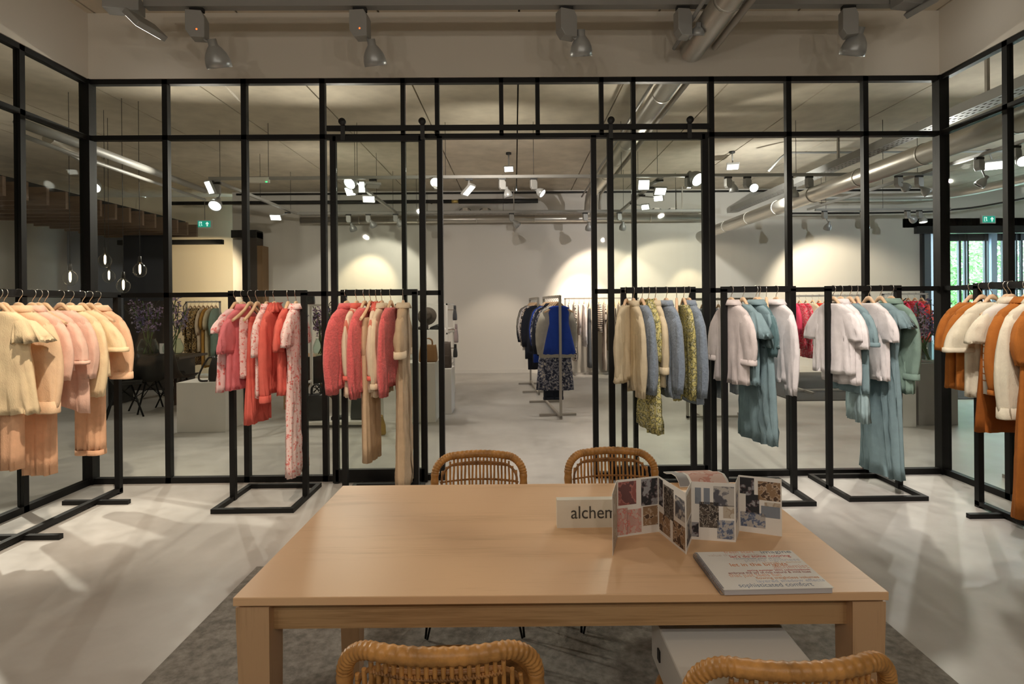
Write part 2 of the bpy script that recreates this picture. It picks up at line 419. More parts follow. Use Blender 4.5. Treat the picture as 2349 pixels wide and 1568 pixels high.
top = main[:4]+[at(px, 250, D).x for px in (929, 1003, 1150, 1233, 1379, 1456)]+main[4:]
for a, b in zip(top[:-1], top[1:]): pane(a+.018, b-.018, ZS+.02, ZT-.04, win)
for name, X, s in (('window_2', XL, -1), ('window_3', XR, 1)):
    w_ = partition(name, 1); y0 = HY0
    ys = [D-PW*i for i in range(1, 13)]
    for y in ys:
        if y > HY0: MB().box((X, y, ZT/2), (.05, FW, ZT)).build('mullion', M_BLACK, w_)
    for z, h in ((.025, .05), (ZR, .04), (ZS, .04), (ZT-.02, .045)):
        MB().box((X, (D-.04+HY0)/2, z), (.05, D-.04-HY0, h)).build('rail', M_BLACK, w_)
    yy = [D-.04]+ys
    for a, b in zip(yy[:-1], yy[1:]):
        if b < HY0: break
        for z0, z1 in ((.05, ZR-.02), (ZR+.02, ZS-.02), (ZS+.02, ZT-.04)):
            MB().box((X, (a+b)/2, (z0+z1)/2), (.008, a-b-FW, z1-z0)).build('pane', M_GLASS, w_)
# sliding door leaves on an overhead rail, in front of the fixed glass
YD = D-.075
track = tag(MB().box(((at(750, 303, YD).x+at(1631, 303, YD).x)/2, YD, 3.0), (at(1631, 303, YD).x-at(750, 303, YD).x, .02, .045)).build('sliding_door_rail', M_BLACK), 'black flat steel rail carrying the sliding doors above the opening', 'door rail')
for nm, pa, pb, rol in (('door_1', 768, 971, (788, 970)), ('door_2', 1402, 1619, (1400, 1580))):
    d_ = struct(thing(nm, None, None)); x0, x1 = at(pa, 700, YD).x, at(pb, 700, YD).x
    for x in (x0, x1): MB().box((x, YD, 1.47), (.05, .04, 2.92)).build('stile', M_BLACK, d_)
    MB().box(((x0+x1)/2, YD, .07), (x1-x0, .04, .1)).build('bottom_rail', M_BLACK, d_)
    MB().box(((x0+x1)/2, YD, ZR), (x1-x0, .036, .036)).build('middle_rail', M_BLACK, d_)
    MB().box(((x0+x1)/2, YD, 2.91), (x1-x0, .04, .045)).build('top_rail', M_BLACK, d_)
    for z0, z1 in ((.12, ZR-.02), (ZR+.02, 2.89)):
        MB().box(((x0+x1)/2, YD, (z0+z1)/2), (x1-x0-.05, .008, z1-z0)).build('pane', M_GLASS, d_)
    for p in rol:
        x = at(p, 290, YD).x
        r = MB(); r.box((x, YD-.02, 2.98), (.035, .012, .17)); r.lathe([(0, -.012), (.03, -.012), (.03, .012), (0, .012)], (x, YD-.035, 3.045), 16, Matrix.Rotation(PI/2, 3, 'X'))
        r.build('roller', M_BLACK2, d_)
#@@PART2
# ------------------------------------------------------------------ clothes racks
RZ = 1.605
def rack_frame(name, label, group, loc, rz, w, kind, mat, tube=.04, span=.6, feet=None, zt=RZ):
    """local x = along the bar"""
    t = thing(name, label, 'clothes rack', loc, rz, group)
    MB().box((0, 0, zt), (w, tube, tube)).build('hanging_bar', mat, t)
    for s in (-1, 1): MB().box((s*(w/2-tube/2), 0, zt/2), (tube, tube, zt)).build('upright', mat, t)
    if kind == 'square':
        m = MB(); d = span/2
        for s in (-1, 1):
            m.box((0, s*(d-.017), .017), (w, .034, .034)); m.box((s*(w/2-.017), 0, .017), (.034, span-.068, .034))
        m.build('base_frame', mat, t)
    else:
        MB().box((0, 0, .03), (w, tube, tube*.8)).build('base_beam', mat, t)
        for x in feet: MB().box((x, 0, .016), (.034, .5, .032)).build('foot', mat, t)
    return t
BR = 'black racks of the glass room'
rack_frame('clothes_rack', 'black steel rack with crossbar feet holding the peach and cream clothes', BR, (-3.215, 4.03, 0), PI/2, 1.19, 'tee', M_BLACK, feet=(-.32, .33))
rack_frame('clothes_rack', 'black square-based rack holding the pink print and coral blouses', BR, (-1.92, 4.42, 0), .0, .60, 'square', M_BLACK)
rack_frame('clothes_rack', 'black square-based rack holding coral mohair and cream striped blouses', BR, (-1.05, 4.40, 0), .0, .59, 'square', M_BLACK)
rack_frame('clothes_rack', 'black square-based rack holding cream, grey-blue and yellow floral clothes', BR, (1.118, 4.40, 0), .0, .58, 'square', M_BLACK)
rack_frame('clothes_rack', 'black square-based rack holding the white shirts and long teal dresses beside the door', BR, (1.912, 4.42, 0), .0, .58, 'square', M_BLACK)
rack_frame('clothes_rack', 'black square-based rack nearest the right glass corner, with white tops and sage clothes', BR, (2.79, 4.50, 0), .0, .60, 'square', M_BLACK)
rack_frame('clothes_rack', 'black steel rack with crossbar feet holding the ochre and cream clothes', BR, (3.36, 3.49, 0), PI/2-.0, 1.19, 'tee', M_BLACK, feet=(-.33, .37))

# ------------------------------------------------------------------ hangers
def hanger_mesh():
    W_ = .215; th = .011
    half = [(0, -.049), (.022, -.054), (.045, -.076), (.075, -.106), (.135, -.144), (W_, -.188)]
    low = [(0, -.088), (.022, -.091), (.045, -.108), (.075, -.138), (.135, -.178), (W_-.004, -.208)]
    top = [(-x, z) for x, z in reversed(half)]+half[1:]
    bot = list(reversed([(-x, z) for x, z in reversed(low)]+low[1:]))
    rings = []
    for s_ in range(11):
        a = top[s_]; b = bot[10-s_]; k = .95+.15*abs(s_-5)/5; t = th*k
        a = (a[0]*.9, a[1]*.97); b = (b[0]*.9, b[1]*.97)
        rings.append([(a[0], -t*.75, a[1]-.003), (a[0], 0, a[1]), (a[0], t*.75, a[1]-.003), (a[0], t, (a[1]+b[1])/2), (b[0], t*.75, b[1]+.003), (b[0], 0, b[1]), (b[0], -t*.75, b[1]+.003), (b[0], -t, (a[1]+b[1])/2)])
    m = MB(); m.loft(rings, (True, True)); return m
_hg = {}
def hanger(p, ang, label, group, col=None):
    """p: point on top of the bar; local x along the shoulders"""
    if 'm' not in _hg:
        o = hanger_mesh().build('wooden_hanger', M_HANG)
        pts = [(0, 0, -.055), (.001, 0, -.04), (.008, 0, -.026), (.022, 0, -.008), (.0285, 0, .010), (.024, 0, .027), (.008, 0, .0355), (-.010, 0, .0345), (-.024, 0, .027), (-.028, 0, .014)]
        h = MB().tube(catmull(pts, 5), .0026, 6).build('hook', M_CHROME, o)
        _hg['m'] = o; r = o
    else: r = dup(_hg['m'], p, ang)
    r.location = p; r.rotation_euler = (0, 0, ang)
    return tag(r, label, 'hanger', group)

# ------------------------------------------------------------------ garments
def ring(z, w, t, n, fold=0, k=7, ph=0, cx=0, sq=.75):
    out = []
    for j in range(n):
        a = 2*PI*j/n; c, s = math.cos(a), math.sin(a)
        x = w*math.copysign(abs(c)**sq, c); y = t*math.copysign(abs(s)**sq, s)
        u = c*3.1+ph
        f = fold*(math.sin(k*.8*u+.9*math.sin(u*1.7+z*5))+.55*math.sin(k*1.9*u+z*9+1.3)+.35*math.sin(17*a+ph*3+z*6))
        g = fold*.8*math.sin(k*a+ph)
        out.append((cx+x+g*c, y+f*min(1, abs(s)*1.5)*(1 if s >= 0 else -1), z+.4*fold*math.sin(k*a+1+ph)))
    return out
def hemmed(m, rings, lip=.006):
    last = rings[-1]; cx = sum(p[0] for p in last)/len(last); cy = sum(p[1] for p in last)/len(last)
    inner = [((p[0]-cx)*.93+cx, (p[1]-cy)*.86+cy, p[2]+.003) for p in last]
    inner2 = [((p[0]-cx)*.84+cx, (p[1]-cy)*.6+cy, p[2]+.035) for p in last]
    m.loft(rings+[inner, inner2]); return m
def garment(name, label, cat, group, p, ang, mat, L=.7, sw=.2, sleeve=0, cuff=None, hem=None, th=.03, sr=.085, fold=.009, collar=None, waist=None,
            cmat=None, smat=None, flare=.0, hi=True, seed=0, out=.035, cr=None, ruffle=0, asym=0):
    """top or dress hung at p (bar top). L: hem below p; sleeve: cuff end below p; local x along shoulders"""
    rnd = random.Random(seed*13+len(label)); n = 44 if hi else 22; ph = rnd.random()*6
    hem = hem or sw*1.02
    prof = [(-.120, .070, th*.95), (-.106, .078, th*1.05), (-.117, .104, th*1.1), (-.136, .140, th*1.1), (-.153, sw*.86, th*1.05), (-.172, sw*.98, th), (-.20, sw*1.04, th), (-.25, sw*1.0, th*1.08), (-.34, sw*.985, th*1.15)]
    zw = -.52; N_ = 9 if hi else 4
    wst = waist or (sw*.97+hem*.03)
    end = -L
    if waist: prof += [(zw+.08, (sw*.97+wst)/2, th*1.05), (zw, wst, th*.85), (zw-.03, wst*1.02, th*.9)]
    z0 = prof[-1][0]; w0 = prof[-1][1]
    for i in range(1, N_+1):
        f = i/N_; prof.append((z0+(end-z0)*f, w0+(hem-w0)*f**.9, th*(1.1+.35*f+flare*f)))
    rings = []
    for z, w, t in prof:
        fr = max(0, min(1, (-z-.2)/.5)); rings.append(ring(z, w, t, n, fold*fr*(1+flare), 6+seed % 4, ph+z*1.2))
    if asym:
        rings[-1] = [(x, y, z+asym*x/hem) for x, y, z in rings[-1]]
    o = hemmed(MB(), rings).build(name, mat); o.location = p; o.rotation_euler = (0, 0, ang)
    tag(o, label, cat, group)
    if ruffle: sleeve_ruffle(o, mat, sw, th, -.172, -ruffle, seed)
    if sleeve:
        for s in (-1, 1):
            ph2 = rnd.random()*6; m = MB(); Ls = sleeve-.185; R = []
            K = 9 if hi else 4
            ex = out*(1+.4*rnd.random()) if s < 0 else out*(.6+.5*rnd.random())
            ns = 24 if hi else 12
            for i in range(K+1):
                f = i/K
                cx = s*(sw-.045+ex*math.sin(min(1, f*1.1)*PI*.5)+(ex*.5*f if sleeve < .5 else 0)); cz = -.182-Ls*f
                r = sr*(1-f)+(cr or (sr*.95 if sleeve < .5 else sr*.62))*f
                if sleeve >= .5: r += .022*math.sin(f*PI)
                tt = th*(.66+.25*f)+(.008*math.sin(f*PI))
                tilt = s*(-.9*(1-f)**2)
                rg = ring(0, r*(1 if i else .8), tt*(.7 if i == 0 else 1), ns, fold*.85*(.35+.65*f)*(i > 0), 5, ph2+f*1.2)
                R.append([(cx+x*math.cos(tilt*.6), y, cz+dz+x*math.sin(tilt*.8)+(.03*(1-f)**3)) for x, y, dz in rg])
            c0 = [sum(p[k] for p in R[0])/len(R[0]) for k in range(3)]; c0[0] -= s*.03
            R.insert(0, [tuple(c0[k]+(p[k]-c0[k])*.06 for k in range(3)) for p in R[0]])
            hemmed(m, R)
            so = m.build('sleeve', smat or mat, o)
            if cuff:
                cw, ch = cuff; c2 = MB(); cz = -sleeve; cx = s*(sw-.045+ex+(ex*.5 if sleeve < .5 else 0)); r = (cr or (sr*.95 if sleeve < .5 else sr*.62))
                c2.loft([[(cx+x, y, z) for x, y, z in ring(zz, r*(1+(q-1)*1.2)*(1+(cw-1)*.5), th*1.05*(1+(q-1)*1.4), ns, fold*.12, 5, ph2)] for zz, q in ((cz+ch, .98), (cz+ch, 1.08), (cz+.004, 1.1), (cz-.004, 1.05), (cz-.002, .9), (cz+ch*.8, .88))])
                c2.build('cuff', cmat or smat or mat, so)
    if collar:
        m = MB()
        if collar == 'shirt':
            R = [ring(-0.077, .066, th*1.2, n), ring(-0.069, .070, th*1.3, n), ring(-0.109, .102, th*1.75, n, .002, 2, 0), ring(-0.114, .099, th*1.6, n), ring(-0.087, .072, th*1.1, n)]
            m.loft(R)
        elif collar == 'band':
            m.loft([ring(-0.073, .064, th*1.0, n), ring(-0.069, .069, th*1.15, n), ring(-0.111, .100, th*1.3, n), ring(-0.117, .09, th*1.05, n)])
        elif collar == 'ruffle':
            m.loft([ring(-0.062, .068, th*1.2, n, .012, 11), ring(-0.075, .066, th*1.1, n, .004, 11), ring(-0.097, .085, th*1.3, n, .003, 11), ring(-0.137, .125, th*1.7, n, .012, 11), ring(-0.135, .115, th*1.5, n, .01, 11)])
        m.build('collar', cmat or mat, o)
    return o
def sleeve_ruffle(o, mat, sw, th, z0, z1, seed=0):
    for s in (-1, 1):
        m = MB(); R = []
        for f in (0, .12, .35, .65, 1):
            cx = s*(sw-.06+.075*f**.6); z = z0+(z1-z0)*f
            R.append([(cx+x, y, zz) for x, y, zz in ring(z+.02*(1-f), (.012 if f == 0 else .055+.055*f), th*(.3 if f == 0 else .9+1.1*f), 32, .014*f, 5, seed+s+f*.4)])
        hemmed(m, R); m.build('ruffle_sleeve', mat, o)
def trousers(name, label, group, p, ang, mat, top=.2, L=1.2, w=.17, th=.026, legw=.1, cuff=False, hi=True, seed=0, cat='trousers', spread=0):
    n = 32 if hi else 18
    m = MB(); m.loft([ring(-top, w*.98, th*.8, n), ring(-top-.035, w, th, n), ring(-top-.18, w*1.03, th*1.25, n, .003), ring(-top-.28, w*1.04, th*1.25, n, .003), ring(-top-.30, w*.9, th*.9, n)], (True, True))
    o = m.build(name, mat); o.location = p; o.rotation_euler = (0, 0, ang); tag(o, label, cat, group)
    for s in (-1, 1):
        R = []
        for i in range(8):
            f = i/7; z = -top-.24-(L-top-.24)*f
            R.append(ring(z, legw*(.95-.18*f), th*(1.15+.25*f), n, .006*(.4+.6*f), 4, seed+f*1.1, s*(max(.04, w-legw*.93)+.004*f+spread*f)))
        lg = hemmed(MB(), R).build('trouser_leg', mat, o)
        if cuff:
            cx = s*(max(.04, w-legw*.93)+.004+spread); z = -L
            MB().loft([ring(z+a, legw*.77*(1+(q-1)*.5), th*1.42*(1+(q-1)*.8), n, 0, 4, 0, cx) for a, q in ((.035, .98), (.036, 1.12), (0, 1.14), (-.004, 1.05), (.0, .9))]).build('turn_up', mat, lg)
    return o
def skirt(name, label, group, p, ang, mat, top=.2, L=.95, w=.16, hem=.22, th=.03, fold=.012, hi=True, seed=0, k=9, cat='skirt'):
    n = 48 if hi else 24; R = [ring(-top, w, th*.8, n), ring(-top-.04, w*1.01, th*.85, n)]
    for i in range(1, 9):
        f = i/8; R.append(ring(-top-.04-(L-top-.04)*f, w+(hem-w)*f, th*(.9+.6*f), n, fold*f, k, seed+f))
    o = hemmed(MB(), R).build(name, mat); o.location = p; o.rotation_euler = (0, 0, ang); tag(o, label, cat, group)
    MB().loft([ring(-top+.004, w*1.01, th*.85, n), ring(-top-.035, w*1.03, th*.95, n), ring(-top-.04, w, th*.8, n)]).build('waistband', mat, o)
    return o

def C(*a): return srgb(*a)
PINKP = printed('pink_blotch_print', C(240, 205, 205), [C(236, 162, 160), C(224, 116, 114)], 22, .55)
PINKF = printed('pink_fine_print', C(246, 218, 214), [C(238, 172, 168), C(228, 128, 124)], 44, .56)
ROSE = cloth('rose_knit', C(232, 130, 138)); CORAL = cloth('coral_crepe', C(228, 108, 96)); CORALM = cloth('coral_mohair', C(226, 98, 100), True)
STRC = striped('cream_with_coral_stripes', C(226, 204, 180), C(205, 120, 102), 'X', 9.5, .2)
CREAM_ = cloth('cream_linen', C(226, 206, 178)); BEIGE = cloth('beige_linen', C(196, 170, 140)); SAND = cloth('sand_linen', C(208, 180, 148))
IVORY = cloth('ivory_crepe', C(216, 200, 168)); BLUEM = cloth('grey_blue_mohair', C(132, 146, 162), True)
YFLOR = printed('yellow_floral_print', C(206, 196, 130), [C(150, 140, 80), C(84, 88, 62), C(196, 190, 150)], 42, .47)
OFFW = cloth('off_white_cotton', C(222, 210, 206)); WHITEC = cloth('white_cotton', C(232, 226, 226)); TEAL = cloth('dusty_teal_linen', C(128, 152, 158)); TEALD = cloth('deep_teal_linen', C(86, 114, 118))
TEALL = cloth('pale_teal_crinkle', C(164, 188, 192)); SAGE = cloth('sage_green_linen', C(134, 160, 148)); OCHRE = cloth('ochre_linen', C(178, 106, 38)); OCHRED = cloth('dark_ochre_suede', C(150, 82, 18))
CREAMT = cloth('warm_cream_jersey', C(232, 224, 200)); WSTR = striped('white_with_rust_stripes', C(228, 224, 212), C(180, 120, 70), 'Z', 22, .2, -.66, -.29)
PEACH = cloth('peach_cotton', C(242, 200, 166)); PEACHD = cloth('peach_twill', C(236, 186, 150)); CREAMP = cloth('cream_cotton', C(246, 220, 180)); PINKL = cloth('light_pink_cotton', C(240, 200, 182)); PPALE = cloth('pale_peach_sweat', C(244, 208, 172))

def zpx(px, py, Y): return at(px, py, Y).z
TOPZ = RZ+.02
DROP = .0335
def dn(px, py, Y): return TOPZ-zpx(px, py, Y)      # metres below the bar top
def rack_row(rk, Y, items, hgroup, ggroup, near=-.21, yaw0=0, backward=False):
    """items: (hook px, yaw deg, colour words for the hanger, builder)"""
    for i, (px, yaw, what, fn) in enumerate(items):
        p = at(px, 672, Y); p.z = TOPZ-DROP; ang = -PI/2+math.radians(yaw)
        place = f'{ORD[i]} from left on {rk}'
        hanger(p, ang, f'pale wooden hanger carrying the {what}, {place}', hgroup)
        if fn: fn(p, ang, place, ggroup, Y+near)
NE = -.21
def G(name, words, cat, mat, hy, sl=None, **k):
    """hem, sl: photo rows of hem and sleeve end at the near edge"""
    sd = hash(words) % 7 if False else len(words) % 7
    def f(p, ang, place, grp, Yn):
        px = k.pop('px', None) or 1190
        q = p.x/Yn; pxx = CX+F*(q-.0107)
        L = TOPZ-DROP-zpx(pxx, hy, Yn); S = (TOPZ-DROP-zpx(pxx, sl, Yn-.03)) if sl else 0
        return garment(name, f'{words}, {place}', cat, grp, p, ang, mat, L=L, sleeve=S, seed=sd, **k)
    return f
def T(words, mat, hem, **k):
    def f(p, ang, place, grp, Yn):
        pxx = CX+F*(p.x/Yn-.0107)
        return trousers('trousers', f'{words}, {place}', grp, p, ang, mat, L=TOPZ-DROP-zpx(pxx, hem, Yn), **k)
    return f
def S(words, mat, hy, name='skirt', **k):
    def f(p, ang, place, grp, Yn):
        pxx = CX+F*(p.x/Yn-.0107)
        return skirt(name, f'{words}, {place}', grp, p, ang, mat, L=TOPZ-DROP-zpx(pxx, hy, Yn), **k)
    return f
HG = 'hangers in the glass room'
rk = 'pink-clothes rack'
rack_row(rk, 4.42, [
    (541, -10, 'pink blotch-print blouse', G('blouse', 'pink blotch-print blouse with short sleeves and long tail', 'blouse', PINKP, 900, 765, th=.024, hem=.23)),
    (557, -8, 'rose knit top', G('knit_top', 'rose pink knit top with short sleeves', 'top', ROSE, 897, 812, th=.022, collar='band', sr=.1)),
    (574, -14, 'pink print trousers', T('narrow pink print trousers folded short', PINKF, 872, top=.17, w=.12, th=.02, legw=.07)),
    (590, -4, 'long coral skirt', S('long coral red skirt', CORAL, 978, top=.17, w=.12, hem=.17, th=.026)),
    (611.5, 3, 'pale pink printed blouse', G('blouse', 'pale pink printed blouse with elbow sleeves', 'blouse', PINKF, 914, 820, th=.024, sr=.1, collar='band')),
    (629.5, 0, 'coral ruffle blouse', G('blouse', 'coral blouse with ruffled neck and ruffled cuffs', 'blouse', CORAL, 905, 925, th=.03, collar='ruffle', cuff=(1.5, .05), cr=.04, out=.03)),
    (661, 2, 'coral short-sleeved top', G('blouse', 'plain coral red top with short sleeves', 'top', CORAL, 908, 808, th=.026, sr=.09)),
    (679, 3, 'long pink floral dress', G('dress', 'long pale pink floral dress tied at the waist', 'dress', PINKF, 1100, 797, th=.03, waist=.17, hem=.2, collar='shirt', sr=.1)),
], HG, 'clothes on the pink and coral rack')
rk = 'coral-sweater rack'
rack_row(rk, 4.40, [
    (795, -17, 'coral mohair sweater', G('sweater', 'coral mohair sweater with wide balloon sleeves', 'sweater', CORALM, 893, 908, th=.034, collar='band', sr=.11, cr=.05, out=.05)),
    (818, -6, 'cream blouse with coral stripes', G('blouse', 'cream blouse with coral trim stripes and long sleeves', 'blouse', STRC, 912, 872, th=.026, cuff=(1.2, .03), cmat=CORAL, collar='band')),
    (836.6, -11, 'coral mohair cardigan', G('cardigan', 'coral mohair cardigan hanging open', 'cardigan', CORALM, 900, 918, th=.03, sr=.1, cr=.05)),
    (850, -8, 'beige linen trousers', T('wide beige linen trousers', SAND, 1070, top=.18, w=.15, th=.026, legw=.11)),
    (863, 2, 'cream striped blouse', G('blouse', 'cream crinkle blouse with one coral stripe and coral cuffs', 'blouse', STRC, 900, 872, th=.026, cuff=(1.25, .03), cmat=CORAL, collar='ruffle')),
    (876, -4, 'plain cream blouse', G('blouse', 'plain cream blouse with white turned cuffs', 'blouse', CREAM_, 912, 893, th=.026, cuff=(1.2, .04), collar='shirt')),
    (896.5, -7, 'slim coral mohair sweater', G('sweater', 'narrow coral mohair sweater', 'sweater', CORALM, 890, 914, th=.028, sr=.085, cr=.05)),
    (925, 3, 'beige linen jumpsuit', G('jumpsuit', 'long beige linen jumpsuit with rolled sleeves and tie belt', 'jumpsuit', BEIGE, 1130, 822, th=.036, waist=.17, hem=.21, cuff=(1.1, .05), cmat=CREAM_, collar='shirt', sr=.1)),
], HG, 'clothes on the coral mohair rack')
rk = 'yellow-floral rack'
rack_row(rk, 4.40, [
    (1436.5, -28, 'wide ivory blouse', G('blouse', 'wide ivory blouse with straight hem', 'blouse', IVORY, 870, 872, th=.026, hem=.27, sr=.1)),
    (1453, 4, 'ivory long-sleeved blouse', G('blouse', 'ivory crepe blouse with long full sleeves', 'blouse', IVORY, 890, 905, th=.028, collar='band', sr=.1, cr=.065)),
    (1472.6, 7, 'grey-blue mohair sweater', G('sweater', 'grey-blue mohair sweater with long sleeves', 'sweater', BLUEM, 885, 898, th=.03, sr=.09, cr=.055)),
    (1487.6, 4, 'long yellow floral dress', G('dress', 'long yellow floral pleated dress', 'dress', YFLOR, 982, 826, th=.032, collar='ruffle', hem=.24, fold=.012)),
    (1503, 2, 'ivory blouse with ruffled cuff', G('blouse', 'ivory blouse with a gathered ruffle cuff', 'blouse', IVORY, 880, 850, th=.028, cuff=(1.5, .05), collar='band', sr=.1)),
    (1528, 9, 'grey-blue mohair cardigan', G('cardigan', 'grey-blue mohair cardigan beside the ruffle-cuff blouse', 'cardigan', BLUEM, 905, 896, th=.032, sr=.095, cr=.05, collar='band')),
    (1552, -16, 'dark yellow floral skirt', S('dark yellow floral skirt', YFLOR, 910, top=.17, w=.14, hem=.19, th=.022)),
    (1568, 0, 'yellow floral blouse', G('blouse', 'yellow floral blouse with long sleeves', 'blouse', YFLOR, 905, 910, th=.026, sr=.085)),
    (1580, 8, 'grey-blue mohair coat', G('cardigan', 'long grey-blue mohair cardigan closest to the door edge', 'cardigan', BLUEM, 918, 905, th=.034, sr=.09, collar='band')),
], HG, 'clothes on the cream and yellow floral rack', near=.0)
rk = 'long-teal rack'
rack_row(rk, 4.42, [
    (1677, 15, 'off-white shirt', G('shirt', 'off-white shirt with rolled sleeves', 'shirt', OFFW, 885, 838, th=.032, collar='shirt', cuff=(1.1, .04), sr=.1, cr=.075)),
    (1704, 8, 'teal ruffle-sleeved blouse', G('blouse', 'dusty teal blouse with flutter sleeves', 'blouse', TEAL, 885, th=.032, ruffle=.36, fold=.012)),
    (1734, 9, 'long dusty teal dress', G('dress', 'long dusty teal dress with wide skirt', 'dress', TEAL, 1022, 800, th=.034, hem=.25, fold=.014, collar='shirt')),
    (1741, 2, 'deep teal blouse', G('blouse', 'deep teal blouse with loose sleeves', 'blouse', TEALD, 895, 820, th=.026, sr=.1)),
    (1758, -20, 'pale teal slip dress', S('pale teal slip skirt', TEALL, 1020, top=.17, w=.13, hem=.2, th=.024)),
    (1780, 9, 'white long-sleeved shirt', G('shirt', 'white shirt with long tapered sleeves', 'shirt', WHITEC, 880, 910, th=.03, collar='shirt', sr=.085, cr=.045)),
], HG, 'clothes on the white and long teal rack')
rk = 'white-sage rack'
rack_row(rk, 4.50, [
    (1910.6, 14, 'long white tee', G('tee_shirt', 'long plain white tee with short sleeves', 'tee shirt', WHITEC, 862, 785, th=.03, sr=.095)),
    (1927.8, 8, 'white pleated blouse', G('blouse', 'white pleated blouse with lace yoke', 'blouse', WHITEC, 885, 802, th=.03, fold=.011, collar='band', sr=.1)),
    (1948.6, 7, 'teal short-sleeved top', G('blouse', 'dusty teal top with rolled short sleeves', 'top', TEAL, 905, 794, th=.028, cuff=(1.05, .03), sr=.095)),
    (1965.7, -14, 'pale teal crinkled skirt', S('pale teal crinkled skirt', TEALL, 974, top=.2, w=.15, hem=.2, th=.03)),
    (1992, 8, 'white flared-sleeve top', G('blouse', 'white top with straight flared sleeves', 'top', WHITEC, 875, 786, th=.028, sr=.1)),
    (2018.8, 6, 'long sage teal dress', G('dress', 'ankle-length sage teal dress with flutter sleeves and hanging tie', 'dress', TEAL, 1103, th=.036, waist=.17, hem=.22, ruffle=.30, fold=.011)),
    (2044, 9, 'sage green shirt', G('shirt', 'sage green shirt with long rolled sleeves', 'shirt', SAGE, 905, 872, th=.032, collar='shirt', cuff=(1.15, .045), sr=.095, cr=.06)),
], HG, 'clothes on the white and sage rack')
# racks along the side walls: hangers face the viewer
def side_row(rk, X, items, hgroup, ggroup, tocam):
    for i, (px, yaw, what, fn) in enumerate(items):
        p = atx(px, 668, X); p.z = TOPZ-DROP; ang = math.radians(yaw)+(0 if X < 0 else PI)
        place = f'{ORD[i]} from corner on {rk}'
        hanger(p, ang, f'pale wooden hanger carrying the {what}, {place}', hgroup)
        if fn: fn(p, ang, place, ggroup, p.y)
rk = 'peach rack'
side_row(rk, -3.215, [
    (224, -6, 'peach shirt', G('shirt', 'peach shirt with pointed collar and rolled long sleeves', 'shirt', PEACH, 862, 868, th=.034, collar='shirt', cuff=(1.15, .05), sr=.1, cr=.075, out=.06)),
    (205, -3, 'peach trousers with turn-ups', T('peach trousers with turn-ups', PEACHD, 1040, top=.18, w=.085, th=.035, legw=.075, cuff=True)),
    (188, -4, 'cream knitted tee', G('tee_shirt', 'cream knitted tee with rolled short sleeves', 'tee shirt', CREAMP, 862, 806, th=.034, cuff=(1.05, .03), sr=.1, out=.06)),
    (161, -3, 'cream balloon-sleeved blouse', G('blouse', 'cream peach blouse with balloon sleeves', 'blouse', CREAMP, 880, 912, th=.034, collar='shirt', sr=.1, cr=.05)),
    (139, -4, 'light pink wrap cardigan', G('cardigan', 'light pink wrap cardigan with pointed tail', 'cardigan', PINKL, 925, 870, th=.03, sr=.09, asym=-.07)),
    (102, -3, 'light pink tee', G('tee_shirt', 'light pink tee with stitched shoulder seam', 'tee shirt', PINKL, 850, 835, th=.034, cuff=(1.05, .02), sr=.1)),
    (88, -3, 'long peach trousers', T('long peach trousers with pale side stripe', PEACHD, 1086, top=.18, w=.085, th=.035, legw=.075)),
    (73, -3, 'light pink long top', G('blouse', 'light pink long-sleeved straight top', 'top', PINKL, 872, 875, th=.03, sr=.1, cr=.085, collar='band')),
    (42, -2, 'pale peach sweatshirt', G('sweatshirt', 'pale peach sweatshirt with drawn-thread sleeve and ribbed cuffs', 'sweatshirt', PPALE, 930, 948, th=.036, cuff=(1.1, .075), sr=.11, cr=.06, collar='band')),
    (8, -2, 'straight peach trousers', T('straight peach trousers beneath the ruffle blouse', PEACHD, 1075, top=.18, w=.09, th=.035, legw=.08)),
    (-4, -2, 'cream ruffle blouse', G('blouse', 'cream woven blouse with ruffled short sleeves', 'blouse', CREAMP, 948, th=.036, ruffle=.30, fold=.013, hem=.25)),
], HG, 'clothes on the peach rack', 1)
rk = 'ochre rack'
side_row(rk, 3.36, [
    (2229, 4, 'ochre tee', G('tee_shirt', 'ochre linen tee with short sleeves', 'tee shirt', OCHRE, 888, 802, th=.034, sr=.095, out=.05)),
    (2253, 3, 'ochre boxy top', G('blouse', 'ochre linen boxy top hung against the ochre tee', 'top', OCHRE, 892, 806, th=.034, sr=.095, out=.05)),
    (2276, 2, 'cream tee', G('tee_shirt', 'cream linen tee with turned sleeve edges', 'tee shirt', CREAMT, 908, 806, th=.036, cuff=(1.05, .03), sr=.105, out=.06)),
    (2310, 3, 'dark ochre skirt', S('dark ochre suede skirt', OCHRED, 988, top=.18, w=.17, hem=.24, th=.03, fold=.006)),
    (2320, 2, 'rust-striped white tee', G('tee_shirt', 'white tee with rust stripes around the body', 'tee shirt', WSTR, 902, 788, th=.034, smat=CREAMT, collar='band', cmat=CREAMT, sr=.1, out=.05)),
    (2356, 2, 'ochre shirt', G('shirt', 'ochre shirt with long gathered sleeves', 'shirt', OCHRE, 930, 905, th=.036, collar='shirt', sr=.1, cr=.055, cuff=(1.2, .03), out=.05)),
    (2384, 2, 'cream blouse', G('blouse', 'cream blouse with long sleeves and buttoned cuffs', 'blouse', CREAMT, 940, 960, th=.036, collar='shirt', sr=.105, cr=.06, cuff=(1.15, .07), out=.05)),
    (2415, 2, 'long ochre dress', G('dress', 'ankle-length ochre dress', 'dress', OCHRE, 1185, 840, th=.04, hem=.27, out=.03)),
], HG, 'clothes on the ochre rack', -1)
